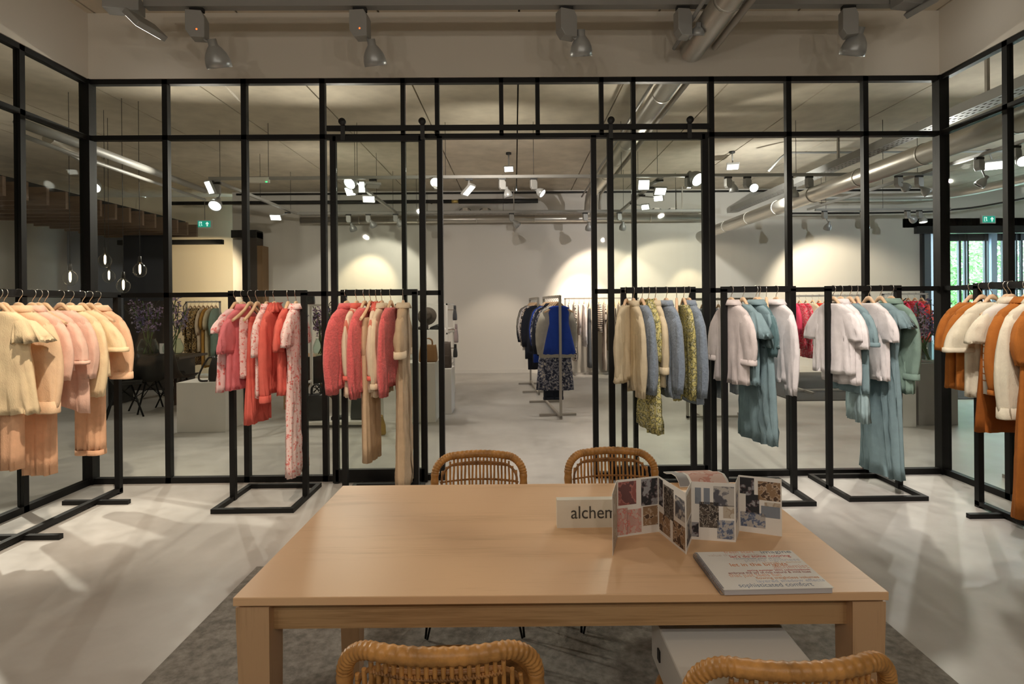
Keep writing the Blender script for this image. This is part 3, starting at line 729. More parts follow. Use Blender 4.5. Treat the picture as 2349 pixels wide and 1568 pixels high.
#@@PART3
# ------------------------------------------------------------------ table, rug, box
M_RUG = plain('grey_tufted_wool', (.25, .235, .21), 1, 0, 1.0, 150, .35)
tag(MB().box((.11, 2.0, .007), (3.2, 2.5, .014)).build('rug', M_RUG), 'grey tufted rug on the floor under the oak table', 'rug')
TX, TY, TW, TL = .117, 1.908, 1.693, .905
tb = thing('dining_table', 'large light oak table with square legs in front of the glass wall', 'table', (TX, TY, 0), -.0103)
MB().box((0, 0, .739), (TW, TL, .022)).build('tabletop', M_OAKX, tb, bevel=.002)
for s in (-1, 1):
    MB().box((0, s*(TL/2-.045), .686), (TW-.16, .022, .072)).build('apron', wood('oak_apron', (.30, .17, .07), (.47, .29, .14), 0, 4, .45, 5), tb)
    MB().box((s*(TW/2-.045), 0, .686), (.022, TL-.16, .072)).build('apron', M_OAKZ, tb)
    for q in (-1, 1):
        def sq(cx, cy, h, z): return [(cx-h, cy-h, z), (cx+h, cy-h, z), (cx+h, cy+h, z), (cx-h, cy+h, z)]
        cx, cy = s*(TW/2-.048), q*(TL/2-.048)
        MB().loft([sq(cx-s*.004, cy-q*.004, .034, 0), sq(cx, cy, .043, .70), sq(cx, cy, .043, .7225)], (True, True), smooth=False).build('leg', M_OAKZ, tb)
MB().box((0, 0, .7255), (TW-.03, TL-.03, .006)).build('shadow_gap', plain('gap_shade', (.08, .045, .02), .7), tb)  # dark slab filling the gap; its colour carries the shade there
bx = thing('storage_box', 'white storage box with black corner clips lying on the near right rattan chair', 'box', (.565, 1.48, .4655))
MB().box((0, 0, .067), (.345, .35, .134)).build('body', M_WHITE, bx, bevel=.006)
for x in (-.165, .165): MB().box((x, .176, .125), (.03, .012, .03)).build('corner_clip', M_BLACK2, bx)
for y in (-.1, .08): MB().box((-.174, y, .06), (.006, .02, .03)).build('side_clip', M_BLACK2, bx)

# ------------------------------------------------------------------ rattan armchairs
def rim_path(hw, z0, z1, rc, sag, n=9):
    P = [(-hw*.94, z0), (-hw, z0+(z1-z0)*.45), (-hw, z1-rc)]
    for i in range(1, n+1): a = PI-(i/n)*PI/2; P.append((-hw+rc+rc*math.cos(a), z1-rc+rc*math.sin(a)))
    k = 10
    for i in range(1, k): f = i/k; P.append((-hw+rc+(2*hw-2*rc)*f, z1+.004*math.sin(f*PI)))
    for i in range(0, n): a = PI/2-(i/n)*PI/2; P.append((hw-rc+rc*math.cos(a), z1-rc+rc*math.sin(a)))
    P += [(hw, z1-rc), (hw, z0+(z1-z0)*.45), (hw*.94, z0)]
    yb = lambda x, z: -.235+.085*(abs(x)/.25)**2-.03*max(0, (z-.42)/.32)
    return [Vector((x, yb(x, z), z)) for x, z in P], yb
def rattan_chair(label, loc, rz):
    t = thing('rattan_chair', label, 'chair', loc, rz, 'rattan chairs around the oak table')
    P, yb = rim_path(.226, .44, .70, .085, 0)
    path = catmull(P, 8); N = len(path)
    MB().tube(path, .02, 10, True, rad=lambda f: .0198+.0012*math.sin(f*N*.95)).build('rim', M_RATTAN, t)
    P2, _ = rim_path(.193, .45, .66, .075, 0)
    MB().tube([(p.x, p.y+.004, p.z) for p in catmull(P2, 4)], .006, 7).build('inner_cane', M_RATTAN2, t)
    nsp = 21
    for i in range(nsp):
        x = -.19+.38*i/(nsp-1); c = abs(x)/.197
        zt = .69 if c < .6 else .69-.09*((c-.6)/.4)**2
        lean = .012*math.sin(i*2.3)
        pts = [(x*.93+lean*.4, yb(x*.93, .44)+.01, .44), (x+lean*.2, yb(x, .56)+.002, .56), (x, yb(x, .63), .63), (x, yb(x, zt), zt)]
        MB().tube(catmull(pts, 4), .0058, 6).build('cane', M_RATTAN, t)
    for z in (.575, .652):
        hw = .2 if z < .65 else .15; m = MB()
        for s in (-1, 1):
            pts = []
            for i in range(85):
                x = -hw+2*hw*i/84
                pts.append((x, yb(x, z)+s*.007*math.cos(i*PI/2*.99), z+s*.004*math.sin(i*PI/2)))
            m.tube(pts, .0036, 5)
        m.build('binding', M_RATTAN2, t)
    def se(r, z, w=.235, d=.215, n=36): return [(w*r*math.copysign(abs(math.cos(2*PI*j/n))**.75, math.cos(2*PI*j/n)), .0+d*r*math.copysign(abs(math.sin(2*PI*j/n))**.75, math.sin(2*PI*j/n)), z) for j in range(n)]
    m = MB(); m.loft([se(.02, .425), se(.5, .428), se(.9, .436), se(.93, .43), se(.5, .415), se(.02, .412)]); m.build('seat', M_RATTAN2, t)
    ed = se(.97, .43); MB().tube(ed, .017, 8, closed=True).build('seat_rim', M_RATTAN, t)
    for sx in (-1, 1):
        for sy in (-1, 1):
            m = MB(); a = Vector((sx*.15, sy*.13, .415)); b = Vector((sx*.215, sy*.20, .006))
            o = Vector((sx*.035, -sy*.03, 0))
            m.tube([a+o, b+o*.12, b-o*.12, a-o], .0055, 6); m.build('hairpin_leg', M_BLACK, t)
    return t
ch = rattan_chair('far-side rattan chair with woven back, left of the name card', (-.19, 2.71, .014), PI-.0)
dup(ch, (.50, 2.745, .014), PI+.03, 'far-side rattan chair with woven back, behind the photo leaflet')
dup(ch, (-.18, 1.52, .014), -.02, 'near rattan chair at the left half of the table')
dup(ch, (.607, 1.45, .014), .03, 'near rattan chair with the white storage box on its seat')

# ------------------------------------------------------------------ things on the table
TZ = .75
def text(body, font_h, mat, parent, loc, rot, width=None, name='lettering', depth=.0002, align='LEFT'):
    c = bpy.data.curves.new(name, 'FONT'); c.body = body; c.size = font_h; c.extrude = depth; c.align_x = align
    o = bpy.data.objects.new(name, c); COL.objects.link(o); c.materials.append(mat)
    bpy.context.view_layer.update()
    w = o.dimensions.x; me = bpy.data.meshes.new_from_object(o.evaluated_get(bpy.context.evaluated_depsgraph_get()))
    bpy.data.objects.remove(o); o = bpy.data.objects.new(name, me); COL.objects.link(o)
    if width: o.scale = (width/w, 1, 1)
    if not me.materials: me.materials.append(mat)
    o.parent = parent; o.location = loc; o.rotation_euler = rot; return o
# name card block
a = fl(1278, 1211, TZ); b = fl(1424, 1209, TZ)
cd = thing('name_card', 'cream block card with the dark shop name standing half behind the photo leaflet', 'name card', (a.x, a.y, TZ), math.atan2(b.y-a.y, b.x-a.x))
hcard = at(1278, 1147, a.y).z-TZ
MB().box((.15, .016, hcard/2), (.30, .03, hcard)).build('card_body', plain('cream_card', (.66, .61, .52), .6), cd)
text('alchemist', .06, plain('charcoal_print', (.05, .045, .04), .7), cd, (.046, -.0003, hcard*.34), (PI/2, 0, 0), .205)
# zig-zag leaflet
foot = [(1406, 1274), (1416, 1232), (1511, 1219), (1574, 1271), (1587, 1236), (1688, 1243), (1696, 1217), (1794, 1230)]
tops = [1131, 1100, 1104, 1128, 1101, 1112, 1084, 1095]
FP = [fl(x, y, TZ) for x, y in foot]; FH = [at(x, t_, p.y).z-TZ for (x, y), t_, p in zip(foot, tops, FP)]
hh = sum(FH)/len(FH)
lf = thing('photo_leaflet', 'zig-zag folded leaflet of small photographs standing on the oak table', 'leaflet', (FP[3].x, FP[3].y, TZ))
O3 = Vector((FP[3].x, FP[3].y, TZ))
PIC = [printed('dusky_red_photo', (.30, .10, .09), [(.42, .17, .15), (.16, .07, .07)], 23, .5), printed('dark_room_photo', (.03, .03, .035), [(.12, .09, .10), (.3, .3, .32)], 31, .5),
       printed('rock_photo', (.10, .08, .065), [(.35, .31, .27), (.05, .04, .035)], 67, .48), printed('pink_petal_photo', (.55, .34, .30), [(.62, .22, .19), (.6, .45, .4)], 46, .5),
       printed('brown_crystal_photo', (.30, .19, .11), [(.5, .38, .28), (.1, .06, .04)], 41, .5), printed('sand_photo', (.5, .43, .35), [(.42, .34, .26), (.6, .55, .48)], 20, .5),
       printed('blue_pebble_photo', (.45, .43, .42), [(.2, .24, .34), (.12, .15, .24)], 88, .52), printed('marble_photo', (.5, .47, .44), [(.25, .24, .25), (.1, .1, .12)], 26, .5), plain('sky_blue_grey_photo', (.22, .25, .30), .6)]
pics = {0: [(0, 0, 1, 1, 5)], 1: [(.03, .55, .46, .96, 0), (.58, .5, .98, .97, 1), (.0, .03, .25, .5, 3), (.24, .04, .58, .46, 3), (.62, .14, .98, .48, 4)],
        2: [(.02, .5, .18, .97, 1), (.22, .38, .58, .92, 2), (.64, .5, .97, .86, 7), (.03, .06, .45, .38, 4), (.55, .04, .97, .42, 4)],
        3: [(.1, .5, .9, .92, 5), (.1, .08, .9, .46, 7)], 4: [(.08, .62, .22, .9, 8), (.28, .62, .42, .9, 8), (.5, .6, .97, .94, 7), (.18, .22, .62, .66, 2), (.0, .05, .16, .3, 1), (.58, .04, .97, .36, 6), (.72, .4, .97, .62, 5)],
        5: [(.1, .3, .6, .8, 6)], 6: [(.02, .68, .36, .97, 1), (.45, .60, .97, .93, 4), (.16, .34, .48, .68, 1), (.52, .3, .96, .5, 8), (.03, .1, .62, .36, 6), (.6, .5, .97, .57, 5)]}
for i in range(7):
    p, q = FP[i]-O3, FP[i+1]-O3; d = (q-p); d.z = 0; nrm = Vector((d.y, -d.x, 0)).normalized()
    if nrm.y > 0: nrm = -nrm
    up = Vector((0, 0, hh)); p = Vector((p.x, p.y, 0)); th = nrm*-.0012
    pn = MB().prism([p, p+d, p+d+up, p+up], th).build('leaflet_panel', M_PAPER, lf)
    for (u0, v0, u1, v1, k) in pics[i]:
        e = nrm*.0004
        MB().prism([p+d*u0+up*v0+e, p+d*u1+up*v0+e, p+d*u1+up*v1+e, p+d*u0+up*v1+e], nrm*-.0003).build('photograph', PIC[k], pn)
# spiral-bound collection book
zb = TZ+.016
A_, B_, C_, D_ = fl(1604, 1263, zb), fl(1660, 1352, zb), fl(1913, 1347, zb), fl(1825, 1260, zb)
bk = thing('spiral_book', 'white spiral-bound book covered in colourful words lying on the table', 'book', (B_.x, B_.y, TZ), math.atan2(C_.y-B_.y, C_.x-B_.x))
bw = (C_-B_).length; bh = ((A_-B_).length+(D_-C_).length)/2*.97
MB().box((bw/2, bh/2, .0075), (bw-.006, bh-.004, .013)).build('pages', plain('page_edges', (.55, .52, .53), .8), bk)
cv = MB().box((bw/2, bh/2, .0152), (bw, bh, .0016)).build('cover', M_PAPER, bk)
m = MB(); 
for i in range(34):
    y = .008+i*(bh-.016)/33; m.tube([(.008*math.cos(a)-.001, y, .0085+.0095*math.sin(a)) for a in [k*PI/5 for k in range(11)]], .0009, 4)
m.build('spiral_binding', plain('grey_wire', (.25, .25, .27), .4, .6), bk)
wl = [('fresh start', .29, .60, .945, .028, (224, 168, 140)), ('imagine', .66, .97, .925, .034, (136, 142, 152)), ('value the true ease', .10, .62, .865, .024, (214, 200, 190)), ("let's do some coloring", .31, .92, .815, .026, (196, 66, 52)),
      ('recompose your world', .33, .80, .765, .02, (178, 178, 186)), ('playful lightness', .42, .97, .70, .03, (206, 204, 208)), ('flowers in glamour', .60, .97, .645, .018, (222, 198, 176)), ('let in the brights', .24, .80, .575, .034, (206, 124, 64)),
      ('alchemist', .64, .985, .50, .04, (222, 178, 160)), ('spring summer 2022 collectionbook', .36, .97, .435, .018, (190, 74, 60)), ('embrace the joy of rich natural & vivid hues', .16, .95, .375, .02, (150, 60, 50)), ('that just feels fun', .15, .64, .30, .034, (226, 176, 150)),
      ('flowing weightless volumes', .38, .97, .235, .022, (208, 144, 96)), ('layered shadow effects', .36, .985, .155, .026, (190, 196, 210)), ('sophisticated comfort', .16, .84, .05, .034, (128, 140, 158))]
for k, (s_, u0, u1, v, h, c) in enumerate(wl):
    text(s_, h*.8, plain('ink_%02d' % k, C(*c), .8), cv, (bw*u0, bh*v, .0162), (0, 0, 0), bw*(u1-u0), depth=.0001)
# brochure lying behind the leaflet
a, b = fl(1560, 1118, TZ), fl(1690, 1113, TZ)
br = thing('magazine', 'magazine with grey and pink cover behind the zig-zag leaflet', 'magazine', (a.x, a.y, TZ), math.atan2(b.y-a.y, b.x-a.x))
R = []
for f in (0, .25, .5, .75, 1): R.append(f)
m = MB(); prof = [(0, .004), (.02, .022), (.05, .034), (.1, .03), (.16, .012), (.2, .006)]
m.loft([[(x, y, z) for y, z in prof]+[(x, y, max(.0005, z-.004)) for y, z in reversed(prof)] for x in (0, .1, .21)], (True, True)); m.build('pages', M_PAPER, br)
m = MB(); m.loft([[(x, y, z+.0006) for y, z in prof] for x in (.0, .045)], closed=False); m.build('grey_cover', plain('grey_print', (.3, .29, .29), .6), br)
m = MB(); m.loft([[(x, y, z+.0006) for y, z in prof] for x in (.055, .13, .2)], closed=False); m.build('pink_cover', printed('peach_photo', (.62, .40, .34), [(.55, .27, .22), (.66, .5, .44)], 9, .5), br)

# ------------------------------------------------------------------ lamps
def bell_lamp(label, trk, box, off, dirv, r, lit=None, group='track spotlights', boxoff=None, yaw=0, led=False, L=1.55, mat=None):
    """trk: point under the track; box: (w,d,h) gear box; off: shade neck relative to trk; dirv: beam direction"""
    t = thing('track_spotlight', label, 'spotlight', trk, 0, group)
    MB().box((0, 0, -.012), (.10, .035, .03)).build('track_adapter', M_BLACK2, t)
    bo = Vector(boxoff or (0, 0, -.03-box[2]/2))
    gb = MB(); ax = Matrix.Rotation(yaw, 3, 'Z')
    w, d, h = box
    P = [(-w/2, 0, h/2), (w*.32, 0, h/2), (w/2, 0, h*.25), (w/2, 0, -h/2), (-w*.25, 0, -h/2), (-w/2, 0, -h*.25)]
    P = [bo+ax@(Vector(p)-Vector((0, d/2, 0))) for p in P]; gb.prism(P, ax@Vector((0, d, 0)))
    g = gb.build('gear_box', M_LAMP, t, bevel=.004)
    if led: MB().lathe([(0, -.003), (.007, -.003), (.006, 0), (0, .001)], bo+ax@Vector((w*.1, -d/2-.001, -h*.22)), 10, ax@Matrix.Rotation(PI/2, 3, 'X')).build('indicator_light', emit('red_indicator', (1, .12, .02), 3), g)
    dv = Vector(dirv).normalized(); q = dv.to_track_quat('-Z', 'Y').to_matrix(); o_ = Vector(off)
    MB().tube([bo+Vector((w*.3, 0, -h/2+.02)), bo+Vector((w*.45, 0, -h/2-.01)), o_-dv*(-.01)], .009, 8).build('swivel_arm', M_LAMP, t)
    Z = r*L
    sh = MB(); pr = [(r*.36, .02), (r*.36, -Z*.16), (r*.44, -Z*.22), (r*.62, -Z*.36), (r*.8, -Z*.55), (r*.92, -Z*.74), (r, -Z*.98), (r*1.0, -Z*1.28), (r*.94, -Z*1.28), (r*.88, -Z*.8), (r*.5, -Z*.3), (.001, -Z*.26)]
    sh.lathe([(.001, .022)]+pr, o_, 24, q); so = sh.build('lamp_shade', mat or M_LAMP2, t)
    MB().lathe([(.001, -Z*1.17), (r*.9, -Z*1.17), (r*.9, -Z*1.19), (.001, -Z*1.195)], o_, 20, q).build('lens', (M_LIT if lit else plain('dark_lens', (.10, .10, .10), .2)), so)
    return t
def panel_lamp(label, trk, off, dirv, w, h, lit=True, group='panel floodlights', rod=False):
    t = thing('panel_floodlight', label, 'floodlight', trk, 0, group)
    o_ = Vector(off); dv = Vector(dirv).normalized(); q = dv.to_track_quat('-Z', 'Y').to_matrix()
    if rod: MB().lathe([(0, .0), (.045, 0), (.045, -.03), (0, -.035)], (0, 0, 0), 16).build('ceiling_rose', M_BLACK2, t)
    else: MB().box((0, 0, -.012), (.10, .035, .03)).build('track_adapter', M_BLACK2, t)
    MB().tube([(0, 0, -.02), o_-dv*.03], .012, 8).build('arm', M_LAMP, t)
    ho = MB().box(o_-dv*.018, (w, h, .035), ax=q).build('housing', M_LAMP, t, bevel=.004)
    MB().box(o_+dv*.0025, (w*.84, h*.8, .004), ax=q).build('light_panel', M_LIT if lit else plain('frosted_panel', (.5, .49, .46), .5), ho)
    return t
YT = 4.3
zr = at(1190, 17, YT).z
tk = MB().box(((at(335, 10, YT).x+at(2052, 10, YT).x)/2, YT, zr+.05), (at(2052, 10, YT).x-at(335, 10, YT).x, .07, .1)).build('lighting_track', M_TRACK)
tag(tk, 'grey lighting track hung across the glass room near the ceiling', 'lighting track', 'lighting tracks')
for x in (-2.2, -.7, .9, 2.3): MB().tube([(x, YT, zr+.1), (x, YT, ZC)], .004, 6).build('suspension_rod', M_GREYM, tk)
for i, (px, nx, ny, dx, r, lab, yw) in enumerate(((452, 487, 96, .10, .092, 'silver bell spotlight with red indicator, leftmost on the glass-room track', .15), (826, 852, 96, .10, .085, 'silver bell spotlight with red indicator, second from left on the glass-room track', -.1),
        (1299, 1333, 74, .05, .085, 'silver bell spotlight hanging over the door opening on the glass-room track', .35), (1566, 1602, 58, -.02, .055, 'small silver spotlight in front of the ceiling duct on the glass-room track', .1), (1946, 1972, 68, -.12, .092, 'silver bell spotlight, rightmost on the glass-room track', -.2))):
    tp = at(px, 20, YT); tp.z = zr-.004; np_ = at(nx, ny, YT)
    bell_lamp(lab, tp, (.135 if i < 3 else .11, .1, .2), np_-tp, (dx, .45, -1), r, None, 'spotlights on the glass-room track', yaw=yw, led=i < 2, L=1.55 if i != 3 else 1.0)
def flood_big(label, c1, c2, dirv):
    t = thing('panel_floodlight', label, 'floodlight', c1, 0, 'floodlights on the glass-room track')
    d = Vector(dirv).normalized(); q = d.to_track_quat('-Z', 'X').to_matrix()
    c2 = Vector(c2)-Vector(c1)
    MB().bar((-.16*d.x*0, 0, .06), (0, 0, -.01), .06).build('track_adapter', M_BLACK2, t)
    MB().box((-.03, -.03, -.02), (.24, .12, .10), rz=.2).build('gear_box', M_LAMP, t, bevel=.005)
    h = MB().box(c2-d*.02, (.16, .26, .045), ax=q).build('housing', M_LAMP, t, bevel=.005)
    MB().box(c2+d*.004, (.12, .22, .006), ax=q).build('light_panel', M_LIT, h)
c1 = at(300, 12, 4.25); flood_big('grey panel floodlight at the left end of the glass-room track', c1, at(330, 62, 4.2), (-.75, .15, -.8))
c1 = at(2090, 0, 4.25); flood_big('grey panel floodlight at the right end of the glass-room track', c1, at(2128, 8, 4.2), (.75, .15, -.7))

# tracks of the hall
Y1, Z1 = 7.75, at(1190, 405, 7.75).z
Y2, Z2 = 10.85, at(1190, 486, 10.85).z
def trk(label, a, b, hang=4):
    a, b = Vector(a), Vector(b)
    o = MB().bar(a, b, .045, .04).build('lighting_track', M_TRACK); tag(o, label, 'lighting track', 'lighting tracks')
    for i in range(hang):
        p = a+(b-a)*(.08+.84*i/max(1, hang-1)); MB().tube([(p.x, p.y, p.z), (p.x, p.y, ZC)], .0035, 5).build('suspension_wire', M_BLACK2, o)
    return o
trk('white lighting track crossing the hall just behind the glass', (at(480, 405, Y1).x, Y1, Z1), (at(2158, 392, Y1).x, Y1, Z1), 8)
trk('white lighting track crossing the hall in front of the rear wall', (at(680, 488, Y2).x, Y2, Z2), (at(1625, 486, Y2).x, Y2, Z2), 5)
trk('short white lighting track at the rear, left of the entrance', (at(1870, 478, Y2).x, Y2, Z2), (at(2180, 475, Y2).x, Y2, Z2), 3)
for lab, x in (('lighting track running to the rear wall at the left', -4.15), ('lighting track running to the rear wall beside the bag shelves', -2.25), ('lighting track running to the rear wall right of the round duct', 2.05), ('lighting track running to the rear wall nearest the entrance', 5.65)):
    trk(lab, (x, Y1+.05 if x < 5 else 4.9, Z1), (x, Y2-.05, Z2), 3)
HL = 'hall track spotlights'
def hb(px, py, Y, z, dirv, label, lit=False, r=.062, dx=-.07):
    h = at(px, py, Y); tp = Vector((h.x+dx, Y, z-.018)); dv = Vector(dirv).normalized()
    bell_lamp(label, tp, (.09, .07, .13), h-dv*.05-tp, dirv, r, lit, HL, yaw=.2)
T1, T2 = (Y1, Z1), (Y2, Z2)
for px, py, T_, dv, lab, lit in (
    (1164, 440, T1, (.25, .1, -1), 'unlit bell spotlight on the near hall track, straight above the blue clothes rack', 0), (1236, 438, T1, (.75, -.35, -.6), 'tilted bell spotlight showing its pale lens, right of the doorway centre', 1),
    (1682, 428, T1, (.2, .2, -1), 'bell spotlight half lost behind the glass above the white shirts', 0), (1726, 428, T1, (-.05, -.9, -.45), 'bell spotlight pointing at the viewer above the teal dresses', 1),
    (1822, 440, T1, (.05, .2, -1), 'bell spotlight overlapping the perforated cable tray', 0), (1868, 438, T1, (-.35, -.8, -.5), 'bright bell spotlight overlapping the long duct', 1),
    (2073, 425, T1, (.8, .2, -.6), 'unlit bell spotlight near the right glass corner, turned right', 0), (2120, 435, T1, (.8, -.1, -.75), 'large bell spotlight close to the right glass corner', 1),
    (2255, 415, T1, (-.5, .3, -.7), 'bell spotlight seen through the right glass wall, turned left', 0), (2340, 368, T1, (-.3, -.9, -.4), 'brightest bell spotlight at the right glass wall', 1),
    (808, 519, T2, (.2, .6, -1), 'bell spotlight on the rear track above the bright wall patch', 0), (853, 511, T2, (.4, .5, -.8), 'smaller bell spotlight right of the one over the bright wall patch', 0),
    (916, 508, T2, (.3, .4, -.9), 'bell spotlight at the crossing of the two left rear tracks', 0), (1182, 511, T2, (.7, .3, -.7), 'lone bell spotlight on the rear track in the middle of the doorway', 0),
    (1351, 517, T2, (.0, .7, -1), 'bell spotlight on the rear track behind the right door post', 0), (1429, 516, T2, (.05, .7, -1), 'bell spotlight on the rear track behind the right sliding door', 0),
    (1900, 516, T2, (.0, .7, -1), 'bell spotlight on the short rear track, leftmost of its four', 0), (1988, 514, T2, (.1, .7, -1), 'bell spotlight on the short rear track half behind a mullion', 0),
    (2090, 500, T2, (.9, .2, -.5), 'bell spotlight on the short rear track turned sideways', 0), (2117, 500, T2, (-.05, -.2, -1), 'bell spotlight on the short rear track beside the glass corner post', 1)):
    if px > 2200: hb(px, py, 6.8 if px < 2300 else 6.3, Z1, dv, lab, lit, .06, at(px, py, 6.8 if px < 2300 else 6.3).x*-1+5.65)
    else: hb(px, py, T_[0], T_[1], dv, lab, lit, .062 if T_ is T1 else .07)
hb(498, 462, 7.9, Z1, (.1, -.75, -.7), 'large lit bell spotlight at the left track corner', True, .085, -.0)
hb(219, 420, 7.2, Z1, (.25, -.7, -.7), 'lit bell spotlight close to the left glass corner', True, .08, -.06)
hb(812, 412, 7.9, Z1, (-.3, -.75, -.6), 'lit round spotlight above the coral mohair rack', True, .09, .02)
hb(1000, 413, 7.7, Z1, (.0, -.85, -.6), 'lit round spotlight right beside the left door post', True, .07, .0)
hb(1588, 402, 7.7, Z1, (.35, -.75, -.6), 'large lit oval spotlight above the cream and yellow floral rack', True, .1, -.05)
HP = 'hall panel floodlights'
def hp(px, py, Y, z, dirv, label, lit=True, w=.15, h=.11, dx=0., rod=False):
    q = at(px, py, Y)
    if Y1+.1 < Y < Y2-.05 and not rod:
        dx = min((-4.15, -2.25, 2.05, 5.65), key=lambda v: abs(v-q.x))-q.x
    tp = Vector((q.x+dx, Y+.02, z-.018 if not rod else z)); panel_lamp(label, tp, q-tp, dirv, w, h, lit, HP, rod)
hp(480, 430, 7.8, Z1, (-.5, -.8, -.45), 'lit panel floodlight left of the large bell spotlight', True, .13, .2)
hp(823, 429, 8.0, Z1, (-.05, -.9, -.3), 'square lit panel floodlight, brightest above the coral mohair rack', True, .19, .17)
hp(803, 439, 8.3, Z1, (-.3, -.8, -.5), 'lit panel floodlight just left of the brightest square one', True, .17, .14)
hp(846, 457, 9.0, Z1, (.1, -.6, -.75), 'flat lit panel floodlight lowest above the coral mohair rack', True, .2, .14)
hp(855, 427, 7.75, Z1, (.1, -.2, -1), 'unlit panel floodlight facing down beside the lit group at left', False, .2, .14)
hp(632, 499, 10.4, Z1, (.1, -.6, -.75), 'lit panel floodlight far behind the pink print rack', True, .2, .14)
hp(1477, 424, 7.9, Z1, (-.02, -.9, -.3), 'square lit panel floodlight behind the right sliding door', True, .17, .15)
hp(1515, 439, 8.4, Z1, (.1, -.75, -.6), 'lit panel floodlight tilted below the square one at right', True, .19, .13)
hp(1510, 455, 9.0, Z1, (-.4, -.7, -.5), 'small lit panel floodlight in the middle of the right descending track', True, .16, .1)
hp(1480, 475, 9.7, Z1, (-.5, -.7, -.5), 'small lit panel floodlight lowest on the right descending track', True, .15, .1)
hp(1076, 437, Y1, Z1, (.6, -.3, -.75), 'slim panel floodlight seen edge-on, left in the doorway', True, .14, .2)
hp(2280, 380, 9.3, ZC, (-.3, -.5, -.8), 'lit panel floodlight seen through the right glass wall', True, .28, .2, -.07, True)
hp(1167, 388, 9.3, ZC, (-.1, -.75, -.55), 'ceiling-hung panel floodlight in the middle of the doorway', True, .16, .1, .0, True)
hp(1681, 383, 9.3, ZC, (-.1, -.35, -.9), 'ceiling-hung panel floodlight between door and teal dresses', True, .2, .16, .0, True)
em = MB().box(at(595, 413, Y1-.01), (.27, .05, .07)).build('emergency_light', M_WHITE); tag(em, 'white emergency light box with green dot on the near hall track', 'emergency light')
MB().box(at(611, 417, Y1-.04), (.02, .012, .012)).build('indicator_light', emit('green_indicator', (.05, 1, .25), 2), em).matrix_parent_inverse = em.matrix_world.inverted()

# ------------------------------------------------------------------ ducts, pipes, trays
def duct(name, label, path, r, mat, n=20, cat='duct', group='ceiling ducts and pipes', seams=0):
    o = MB().tube(path, r, n).build(name, mat); tag(o, label, cat, group)
    if seams:
        P = [Vector(p) for p in path]; a, b = P[0], P[1]; L_ = (b-a).length; k = int(L_/seams)
        for i in range(1, k):
            p = a+(b-a)*i/k; e = (b-a).normalized()*.012; MB().tube([p-e, p+e], r+.006, n).build('seam_ring', mat, o)
    return o
xd = at(1528, 200, 5.65).x; zd = at(1528, 200, 5.65).z
duct('round_duct', 'galvanised round duct running over the door opening to the rear wall', [(xd, 2.2, zd), (xd, 11.2, zd)]+[(xd, 11.2+.35*math.sin(a), zd-.35+.35*math.cos(a)) for a in (.4, .8, 1.2, 1.57)]+[(xd, 11.55, 3.25)], .1, M_DUCT, seams=.9)
duct('cable_pipe', 'thin grey pipe beside the round duct', [(xd+.2, 3.0, zd+.03), (xd+.2, 11.3, zd+.03), (xd+.2, 11.4, zd-.1), (xd+.2, 11.4, 3.4)], .028, M_GREYM, 10)
duct('cable_pipe', 'thin pale cable run left of the round duct', [(xd-.15, 3.0, zd+.02), (xd-.15, 11.5, zd+.02)], .016, M_TRACK, 8)
q = at(2349, 272, 4.55)
duct('round_duct', 'long galvanised duct slanting across the right side of the hall', [(q.x, 2.5, q.z), (q.x*.985, 11.9, q.z)], .105, M_DUCT, seams=1.0)
yb_ = 12.05
sd = duct('round_duct', 'slim galvanised duct along the top of the rear wall', [(at(690, 505, yb_).x, yb_, at(1190, 502, yb_).z), (at(1625, 502, yb_).x, yb_, at(1190, 502, yb_).z)], .075, M_DUCT, seams=1.2)
for xq in (-4.0, -2.0, 0, 2.0, 3.6): MB().box((xq, yb_, (at(1190, 502, yb_).z+ZC)/2+.035), (.02, .02, ZC-at(1190, 502, yb_).z-.10)).build('duct_strap', M_GREYM, sd)
zz = at(2000, 453, 11.5).z; x0 = at(1870, 453, 11.5).x; x1 = at(2070, 453, 11.5).x
duct('round_duct', 'curved galvanised duct turning towards the viewer at the right', catmull([(x0, 11.5, zz), (x1, 11.5, zz), (x1+.7, 11.2, zz), (x1+1.0, 10.3, zz), (x1+1.0, 8.0, zz), (x1+1.0, 5.0, zz)], 6), .085, M_DUCT)
duct('conduit_pipe', 'thin dark conduit curving beside the curved duct', catmull([(x0-.5, 11.7, zz-.28), (x1, 11.7, zz-.28), (x1+.9, 11.4, zz-.28), (x1+1.3, 10.3, zz-.28), (x1+1.3, 5.0, zz-.28)], 6), .02, M_BLACK2, 8)
bp = at(1000, 462, 12.2).z
pp = duct('heating_pipe', 'black lagged pipe along the rear wall under the ceiling', [(at(380, 462, 12.2).x, 12.2, bp), (at(1036, 462, 12.2).x, 12.2, bp)], .04, M_BLACK2, 12)
duct('heating_pipe', 'black lagged pipe end section in the middle of the doorway', [(at(1052, 462, 12.2).x, 12.2, bp), (at(1234, 462, 12.2).x, 12.2, bp)], .05, M_BLACK2, 12)
for xq in (-6.5, -4.0, -1.8, .1): MB().box((xq, 12.30, bp), (.03, .22, .03)).build('pipe_bracket', M_BLACK2, pp)
duct('pipe_joint', 'yellow brass joint between the two black pipes', [(at(1036, 462, 12.2).x, 12.2, bp), (at(1052, 462, 12.2).x, 12.2, bp)], .035, plain('brass', (.6, .45, .16), .4, .7), 10, 'pipe joint')
duct('conduit_pipe', 'thin dark conduit along the ceiling edge of the rear wall', [(-6, 12.3, 3.93), (9, 12.3, 3.93)], .022, M_BLACK2, 8)
